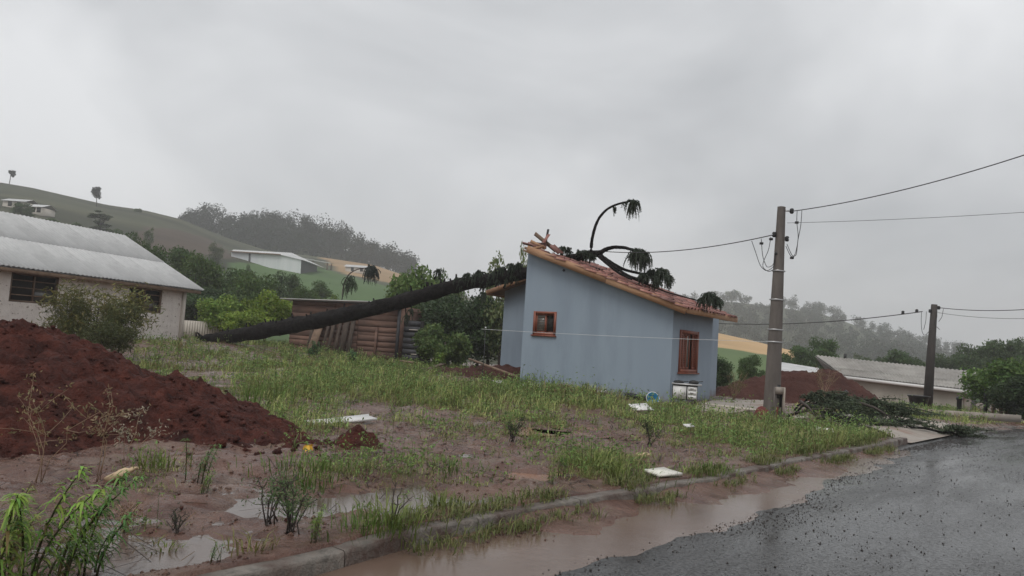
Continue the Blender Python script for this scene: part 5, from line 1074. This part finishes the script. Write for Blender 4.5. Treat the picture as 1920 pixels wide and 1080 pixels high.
# ================================================================== DEBRIS AND SMALL THINGS
def slab(name, label, cat, px, py, L_, W_, t, rz, tilt, m, D=None, seed=0, lift=.02):
    rng = np.random.default_rng(seed+77); q = on(px, py) if D is None else at(px, py, D); P = [(-.5, -.5), (-.1, -.53), (.5, -.46), (.53, .1), (.48, .5), (-.2, .47), (-.52, .5), (-.48, 0)]
    P = np.array(P)*[L_, W_]*(1+.06*rng.normal(size=(8, 1))); bowz = .04*L_*np.sin(P[:, 0]/L_*3); V = np.concatenate([np.c_[P, bowz], np.c_[P, bowz+t]])
    o = MB().add(V, [tuple(range(8))[::-1], tuple(range(8, 16))]+[(i, (i+1) % 8, 8+(i+1) % 8, 8+i) for i in range(8)]).build(name, M[m]); o.location = tuple(q+[0, 0, lift]); o.rotation_euler = (tilt[0], tilt[1], rz); return tag(o, label, cat)
slab('foam_board', 'long white foam board lying on the mud beside the small mound', 'board', 635, 800, .88, .26, .03, .35, (.12, -.05), 'white', lift=.04)
slab('foam_sheet', 'square cream foam sheet lying in the gutter by the kerb', 'board', 1238, 930, .28, .26, .025, .5, (.05, .03), 'foam', lift=.03)
slab('foam_sheet', 'torn white sheet in the grass before the blue house', 'board', 1200, 773, .42, .3, .02, .3, (.35, .0), 'white', lift=.1)
slab('foam_sheet', 'small white scrap in the verge grass near the driveway', 'board', 1545, 818, .28, .14, .05, -.4, (.3, .1), 'foam', lift=.1)
slab('foam_sheet', 'small cream scrap on the mud near the kerb at mid lot', 'board', 1205, 853, .14, .09, .03, .2, (.1, 0), 'yfoam', lift=.03)
slab('foam_sheet', 'pale scrap in the grass beside the verge weeds', 'board', 1290, 815, .14, .1, .02, .2, (.3, 0), 'white', lift=.1)
slab('foam_sheet', 'white strip lying at the left foot of the blue house wall', 'board', 990, 726, .4, .1, .05, -.5, (.1, 0), 'white', lift=.08)
slab('foam_sheet', 'small white piece at the foot of the blue wall centre', 'board', 1128, 742, .22, .12, .05, -.5, (.1, 0), 'white', lift=.08)
slab('foam_sheet', 'white crumpled piece on the soil left of the blue house', 'board', 935, 722, .35, .2, .05, .3, (.2, 0), 'white', lift=.06)
slab('plank', 'pale short plank lying on the grass right of the shack', 'plank', 808, 697, 1.0, .2, .05, .6, (.1, -.25), 'oldwood', lift=.12)
slab('plank', 'short weathered plank near the shack annex', 'plank', 762, 688, .7, .16, .05, -.7, (.1, .1), 'oldwood', lift=.15)
A = at(880, 673, 27.); B = at(972, 707, 23.2); o = MB().beam((0, 0, 0), B-A, .09, .06).build('long_plank', M['oldwood']); o.location = tuple(A); tag(o, 'long thin pale plank leaning down to the corner of the blue house', 'plank')
for (a, b, D0, c, d, D1, w, lab) in ((1310, 756, 19.2, 1440, 772, 17.6, .05, 'pale batten lying across the slab towards the pole'), (1330, 768, 18.4, 1400, 776, 17.8, .06, 'short pale batten in the grass before the slab'), (1468, 785, 17.3, 1515, 782, 17.2, .05, 'pale batten lying right of the pole foot')):
    A = at(a, b, D0); B = at(c, d, D1); o = MB().beam((0, 0, 0), B-A, w, .05).build('batten', M['cream']); o.location = tuple(A); tag(o, lab, 'batten')
# crumpled yellow foam
q = on(228, 903); rng = np.random.default_rng(8); tt_ = np.linspace(0, 1, 9); V = []
for i, t in enumerate(tt_):
    w = .08*math.sin((.04+.92*t)*math.pi)**.8*(1-.35*t)+.006
    for a in np.linspace(0, 2*math.pi, 9)[:-1]: V.append(((t-.5)*.27, math.cos(a)*w*.9+.01*rng.normal(), .03+.05*t+abs(w)*.5*math.sin(a)+.005*rng.normal()))
mb = MB().add(V, [(i*8+j, i*8+(j+1) % 8, i*8+8+(j+1) % 8, i*8+8+j) for i in range(8) for j in range(8)]); mb.add(V[:8], [tuple(range(8))[::-1]]); mb.add(V[-8:], [tuple(range(8))])
o = mb.build('foam_piece', M['yfoam'], smooth=True); o.location = tuple(q); o.rotation_euler = (0, -.25, .1); tag(o, 'crumpled pale yellow foam piece on the mud in front of the heap', 'foam')
# yellow flower on a bent stalk
q = on(552, 850); fl = thing('flower', 'yellow flower on a bent stalk beside the tip of the soil heap', 'flower', q); e = at(578, 834, q[1])-q; s = at(560, 812, q[1])-q
MB().tube([(0, 0, 0), (.02, 0, .06), e*.6+[0, 0, .05], e], [.008, .007, .006, .005], 5, (.2, .25, .1)).build('stem', M['grass'], fl); MB().tube([(0, 0, 0), s*.5+[-.02, 0, 0], s], [.008, .01, .004], 5, (.2, .25, .1)).build('leaf', M['grass'], fl)
for k in range(6):
    a = k*1.05; d = np.array([math.cos(a)*.5, .4*math.sin(a), -.5+.5*math.sin(a)]); d /= np.linalg.norm(d); w = np.cross(d, [0, 1, .2])*.022
    MB().add([e, e+d*.04+w, e+d*.08, e+d*.04-w], [(0, 1, 2, 3)]).build('petal', M['yellow'], fl)
# kitchen cabinet by the wall
cb = at(1284, 757, 19.2); cb[2] = float(H(cb[0], cb[1])); ca_ = math.radians(-14)
cab = thing('kitchen_cabinet', 'white kitchen cabinet with door and drawers standing before the blue house', 'cabinet', cb, ca_)
zz0 = at(1284, 750, 19.2)[2]-cb[2]; zz1 = at(1284, 722, 19.2)[2]-cb[2]; wL = -.33; wR = .30
MB().box((wL, .0, zz0), (wR, .42, zz1)).build('body', M['black'], cab)
d = MB().box((wL+.02, -.02, zz0+.02), (.02, -.002, zz1-.03)).build('door', M['white'], cab); MB().box((-.02, -.035, (zz0+zz1)/2-.05), (-.005, -.02, (zz0+zz1)/2+.05)).build('handle', M['metal'], d)
MB().box((.05, -.012, zz0+.02), (wR-.01, -.002, zz1-.03)).build('side_panel', M['white'], cab)
for k in range(3):
    z = zz0+.03+k*(zz1-zz0-.06)/3; d = MB().box((.07, -.03, z+.012), (wR-.03, -.014, z+(zz1-zz0-.06)/3-.012)).build('drawer', M['white'], cab); MB().box((.12, -.04, z+.05), (.2, -.03, z+.065)).build('handle', M['black'], d)
MB().box((wL-.02, -.05, zz1), (wR+.1, .44, zz1+.035)).build('top', M['metal'], cab)
for x in (wL+.22, wR-.05):
    for y in (.04, .38): MB().beam((x, y, -.05), (x, y, zz0), .04, .04, (1, 0, 0)).build('leg', M['redsoil2'], cab)
def pot(label, x, w, h, seed):
    rng = np.random.default_rng(seed); mb = MB(); lathe(mb, [(0, 0), (w*.9, 0), (w, h*.5), (w*.8, h*.8), (.0, h)], 12)
    o = thing('cooking_pot', label, 'pot', cb+np.array([x*math.cos(ca_)-.2*math.sin(ca_), x*math.sin(ca_)+.2*math.cos(ca_), zz1+.035])); mb.build('body', M['black'], o, smooth=True)
    MB().beam((w*.8, 0, h*.6), (w*1.7, -.05, h*.8), .03, .02).build('handle', M['black'], o)
pot('flat black pan on the left end of the white cabinet', -.18, .14, .07, 1); pot('black pot on the right end of the white cabinet', .2, .13, .10, 2)
# blue basin on its side
q = at(1222, 749, 19.25); bas = thing('basin', 'round blue plastic basin tipped on its side by the blue wall', 'basin', q); mb = MB(); lathe(mb, [(0, 0), (.09, 0), (.15, .11), (.165, .115), (.165, .125), (.14, .12), (.085, .012), (0, .012)], 20); o = mb.build('bowl', M['bluepl'], bas, smooth=True); o.rotation_euler = (1.25, .1, 0)
mb = MB(); lathe(mb, [(.16, .112), (.172, .118), (.172, .128), (.16, .126)], 20); o = mb.build('rim', M['white'], bas, smooth=True); o.rotation_euler = (1.25, .1, 0)
for k, (a, b) in enumerate(((1190, 745), (1205, 749), (1070, 735), (1100, 738), (1155, 756), (1120, 750))):
    q = at(a, b, 19.6 if a > 1150 else 20.6); slab('rubble_board', ['dark charred board leaning at the blue wall near the basin', 'short dark board beside the blue basin', 'dark stick at the wall foot centre', 'second dark stick at the wall foot centre', 'dark clod of turf before the wall', 'dark turf clump left of the basin'][k], 'debris', a, b, .5, .12, .08, -.6+.2*k, (.3, .2), 'darkwood', D=q[1], seed=k, lift=0)
# black tub and stub by the dark pole
q = at(1722, 772, 33.); q[2] = float(H(q[0], q[1])); tb = thing('tub', 'black plastic tub standing left of the dark pole', 'tub', q); mb = MB(); lathe(mb, [(0, .1), (.3, .1), (.42, .62), (.46, .64), (.46, .68), (.38, .66), (.28, .14), (0, .14)], 16); mb.build('bowl', M['black'], tb, smooth=True); MB().box((-.25, -.2, -.1), (.25, .2, .1)).build('stand', M['darkwood'], tb)
q = at(1798, 785, 33.); q[2] = float(H(q[0], q[1])); ps = thing('bollard', 'short black post at the right corner of the beige building', 'post', q); mb = MB(); lathe(mb, [(.1, -.2), (.1, .62), (.13, .64), (.13, .72), (.06, .78), (0, .78)], 10); mb.build('shaft', M['black'], ps, smooth=True); MB().box((-.14, -.14, -.1), (.14, .14, .06)).build('foot', M['concrete'], ps)
q = at(1822, 790, 31.); slab('plastic_bag', 'white plastic scrap on the far verge beyond the driveway', 'bag', 1822, 790, .5, .3, .12, .3, (.3, .4), 'foam', D=q[1], lift=.05)
for k, px in enumerate((1862, 1876, 1888, 1902)):
    q = at(px, 785, 30.5); q[2] = float(H(q[0], q[1])); o = MB().beam((0, 0, -.2), (random.uniform(-.03, .03), 0, .85+.1*k % .2), .14, .06, (0, 1, 0)).build('fence_post', M['oldwood']); o.location = tuple(q); tag(o, ['leftmost pale fence post under the dark roadside tree', 'second pale fence post from the left under the dark tree', 'third pale fence post from the left under the dark tree', 'rightmost pale fence post under the dark roadside tree'][k], 'post', 'fence posts under the dark tree')
q = at(1847, 790, 31.); q[2] = float(H(q[0], q[1])); o = MB().beam((0, 0, -.2), (0, 0, 1.6), .09, .09, (0, 1, 0)).build('fence_post', M['darkwood']); o.location = tuple(q); tag(o, 'dark slim post with a pale tip beside the dark tree', 'post')

# fallen boughs of the debris pile
def bough(label, A, B, seed, r=.05, n=16, col=(.066, .086, .05), side=.5, lift=.25):
    rng = np.random.default_rng(seed); A = np.asarray(A); B = np.asarray(B); root = thing('fallen_branch', label, 'branch', A); d = B-A; L_ = np.linalg.norm(d); t = np.linspace(0, 1, 14)[:, None]
    P = d*t+np.array([0, 0, lift])*np.sin(t*math.pi)+rng.normal(size=(14, 3))*.02*L_; P[0] = 0; MB().tube(P, np.linspace(r, r*.35, 14), 6, rough=.3, rng=rng).build('stem', M['bark'], root, smooth=True)
    for i in range(n):
        j = rng.integers(3, 14); e = d/L_*rng.uniform(.2, .7)*side+rng.normal(size=3)*[.3, .3, .2]*side; e[2] = abs(e[2])*.6; s = np.linspace(0, 1, 6)[:, None]; Q = P[j]+e*s-np.array([0, 0, .25*side])*s**2; Q[:, 2] = np.maximum(Q[:, 2], -.02); mb = MB()
        mb.tube(Q, np.array([.5, .9, 1.1, 1.1, .9, .3])*.011, 4, np.array(col)*rng.uniform(.6, 1.5), rough=.5, rng=rng); k = 44; tt = rng.random(k); C = np.stack([np.interp(tt, s[:, 0], Q[:, m]) for m in range(3)], 1)+rng.normal(size=(k, 3))*.03; leaves(mb, C, .075, np.array(col)*rng.uniform(.7, 1.7), rng, asp=.3); mb.build('shoot', M['needle'], root)
def gp(px, py, dz=.05): q = on(px, py); return q+[0, 0, dz]
bough('dark araucaria bough stretching from the verge out onto the road', gp(1560, 790, .1), gp(1815, 828, .06), 1, .05, 30, side=.8, lift=.1)
bough('dark bough lying across the driveway mouth', gp(1600, 800, .1), gp(1770, 820, .05), 2, .04, 26, side=.8, lift=.15)
bough('curled bough end with loops lying on the road', gp(1740, 822, .04), gp(1822, 826, .06), 3, .03, 18, side=.55, lift=.15)
bough('dense dark bough heaped right of the meter cabinet', at(1475, 782, 17.5), at(1600, 772, 17.5), 4, .03, 34, side=.9, lift=.28)
bough('dark bough in the middle of the debris pile', at(1520, 770, 18), at(1655, 775, 18), 5, .03, 34, side=.9, lift=.3)
bough('dark bough at the back of the debris pile', at(1490, 770, 18.), at(1570, 750, 18.), 6, .025, 26, side=.9, lift=.28)
bough('drooping bough at the right end of the debris pile', at(1600, 762, 18), at(1690, 788, 17.5), 7, .03, 34, side=.9, lift=.3)
bough('low bough in front of the debris pile', gp(1530, 792, .1), gp(1640, 798, .1), 8, .04, 28, side=.8, lift=.15)
bough('bough lying along the driveway behind the road branch', gp(1640, 788, .1), gp(1740, 806, .05), 9, .04, 26, side=.7, lift=.1)
bough('bough lying along the driveway edge towards the road', gp(1640, 802, .08), gp(1765, 812, .05), 11, .03, 24, side=.7, lift=.1)
bough('thin bough trailing over the kerb end', gp(1570, 802, .1), gp(1700, 818, .05), 12, .03, 22, side=.6, lift=.1)
bough('leafy bough piled at the foot of the right soil heap', at(1500, 764, 19.), at(1620, 764, 19.), 10, .025, 26, (.05, .062, .035), .9, .3)
for k, (a, b, c, d, lab) in enumerate(((1480, 778, 1560, 766, 'bare dark stick across the left of the debris pile'), (1570, 782, 1690, 800, 'long bare stick at the front of the debris pile'), (1610, 755, 1670, 782, 'bare stick slanting down the right of the debris pile'), (1500, 752, 1530, 782, 'bare stick standing in the left of the debris pile'))):
    A = at(a, b, 17.6); B = at(c, d, 17.0); o = MB().tube([(0, 0, 0), (B-A)*.5+[0, 0, .05], B-A], [.035, .03, .015], 6, rough=.3).build('stick', M['twig']); o.location = tuple(A); tag(o, lab, 'stick')
A = gp(1562, 768, .1); o = MB().beam((0, 0, 0), at(1588, 733, A[1]-.3)-A, .11, .1).build('charred_post', M['black']); o.location = tuple(A); tag(o, 'black post leaning out of the debris pile', 'post')
A = gp(1503, 768, .15); o = MB().tube([(0, 0, 0), (.3, 0, .06), (.55, -.05, -.02), (.8, -.1, -.12)], .03, 6).build('broken_pipe', M['cream'], smooth=True); o.location = tuple(A); tag(o, 'pale bent pipe lying on top of the debris pile', 'pipe')
for k, (a, b) in enumerate(((1535, 777), (1523, 781))):
    q = gp(a, b, .12); mb = MB(); lathe(mb, [(0, -.06), (.07, -.03), (.08, .03), (.03, .07), (0, .07)], 9); o = mb.build('orange_fitting', M['barge'], smooth=True); o.location = tuple(q); tag(o, ['orange plastic fitting at the end of the pale pipe', 'second orange fitting lower left of the pale pipe'][k], 'fitting')
for k, (a, b, D, lab) in enumerate(((1585, 760, 21, 'curved pale tile fragment on the debris pile'), (1630, 766, 20.5, 'reddish tile fragment at the right end of the debris pile'))):
    q = at(a, b, D); o = bpy.data.objects.new('roof_tile', tmesh); COL.objects.link(o); o.location = tuple(q); o.rotation_euler = (.3, .5, 1+k); o.scale = (.9, .9, .9); tag(o, lab, 'tile')
A, B = gp(1660, 775, .05), gp(1705, 772, .05); o = MB().box((0, 0, -.1), (float(B[0]-A[0]), .15, .12)).build('kerb_block', M['concrete']); o.location = tuple(A); tag(o, 'pale concrete edging block at the back of the driveway', 'block')

# gravel washed onto the road
rng = np.random.default_rng(71); n = 34000; u = -6+28*rng.random(n)**1.3; band = np.interp(u, [-9, -1.1, .15, 2.5, 4.7, 8.9, 14], [1.0, .95, 1.0, .98, .7, .28, .3]); v = -(band+np.abs(rng.normal(size=n))*.22+np.where(rng.random(n) < .6, rng.random(n)**1.3*5.5, 0)); x, y = xy(u, v)
k = (vn(x*1.1, y*1.1, 77)**2+.15 > rng.random(n)) & (y > 3.2); x = x[k]; y = y[k]; u = u[k]; v = v[k]; s = .004+.013*rng.random(len(x))**5+.00045*y
stones('gravel', np.stack([x, y, zsurf(u, v)+s*.2], 1), s, M['gravel'], 'dark loose gravel strewn over the wet road', 'gravel', 72, .8, True)
n = 1500; u = np.concatenate([rng.normal(size=900)*.45+.1, rng.normal(size=600)*1.3+5]); v = -.1-np.abs(rng.normal(size=n))*.13; x, y = xy(u, v); s = .008+.018*rng.random(n)**2
stones('gravel', np.stack([x, y, zroad(u)+.02+.03*np.maximum(0, 1-np.abs(v+.1)*5)*rng.random(n)], 1), s, M['soil'], 'dark gravel bank washed against the kerb', 'gravel', 73, .8)

rng = np.random.default_rng(74); n = 16000; D = 3.6*np.exp(rng.random(n)*math.log(4.5)); x = D*np.tan(rng.uniform(-.7, .7, n)); u, v = uv(x, D); k = (v > .05) & (u < 11) & heap_clear(x, D) & (np.clip(.35+1.6*fbm(x*1.3, D*1.3, 98), 0, 1) > rng.random(n)); x = x[k]; y = D[k]; s = .01+.035*rng.random(len(x))**3
stones('mud_clods', np.stack([x, y, H(x, y)+s*.1], 1), s, M['soil'], 'crumbs of wet mud strewn over the lot', 'clods', 75, .7, True)
rng = np.random.default_rng(76); n = 1700; u = rng.uniform(-1.5, 11, n); v = np.where(rng.random(n) < .6, .09+rng.normal(size=n)*.08, -.16-np.abs(rng.normal(size=n))*.09); k = vn(u*1.3, u*0, 79)+.25*vn(u*5, u*0, 78) > .58; u = u[k]; v = v[k]; x, y = xy(u, v); z = np.where(v > .04, np.maximum(H(x, y), .1), np.where(v > -.09, .11, .03)); n = len(x); per = 7; mb = MB()
b = np.repeat(np.stack([x, y, z], 1), per, 0)+np.concatenate([rng.normal(size=(n*per, 2))*.025, np.zeros((n*per, 1))], 1); tn_ = rng.random((n*per, 1))
blades(mb, b, rng.uniform(0, 6.28, n*per), (.025+.11*rng.random(n*per)**1.8), rng.uniform(.4, 1.3, n*per), np.full(n*per, .008), np.array([.10, .14, .045])*(1-tn_)+np.array([.25, .25, .10])*tn_, rng)
tag(mb.build('kerb_grass', M['grass']), 'short ragged grass creeping over the kerb', 'grass', kind='stuff')

# ================================================================== AIR
hz = bpy.data.materials.new('haze'); hz.use_nodes = True; t = hz.node_tree; t.nodes.clear(); ho = N(t, 'ShaderNodeOutputMaterial'); pv = N(t, 'ShaderNodeVolumePrincipled')
pv.inputs['Color'].default_value = (.985, .99, 1.0, 1); pv.inputs['Density'].default_value = .0009; pv.inputs['Anisotropy'].default_value = .0; t.links.new(pv.outputs[0], ho.inputs['Volume'])
o = MB().box((-720, -125, -6), (720, 940, 92)).build('haze', hz); tag(o, 'grey rainy air thickening over the far hills', 'haze', kind='stuff')
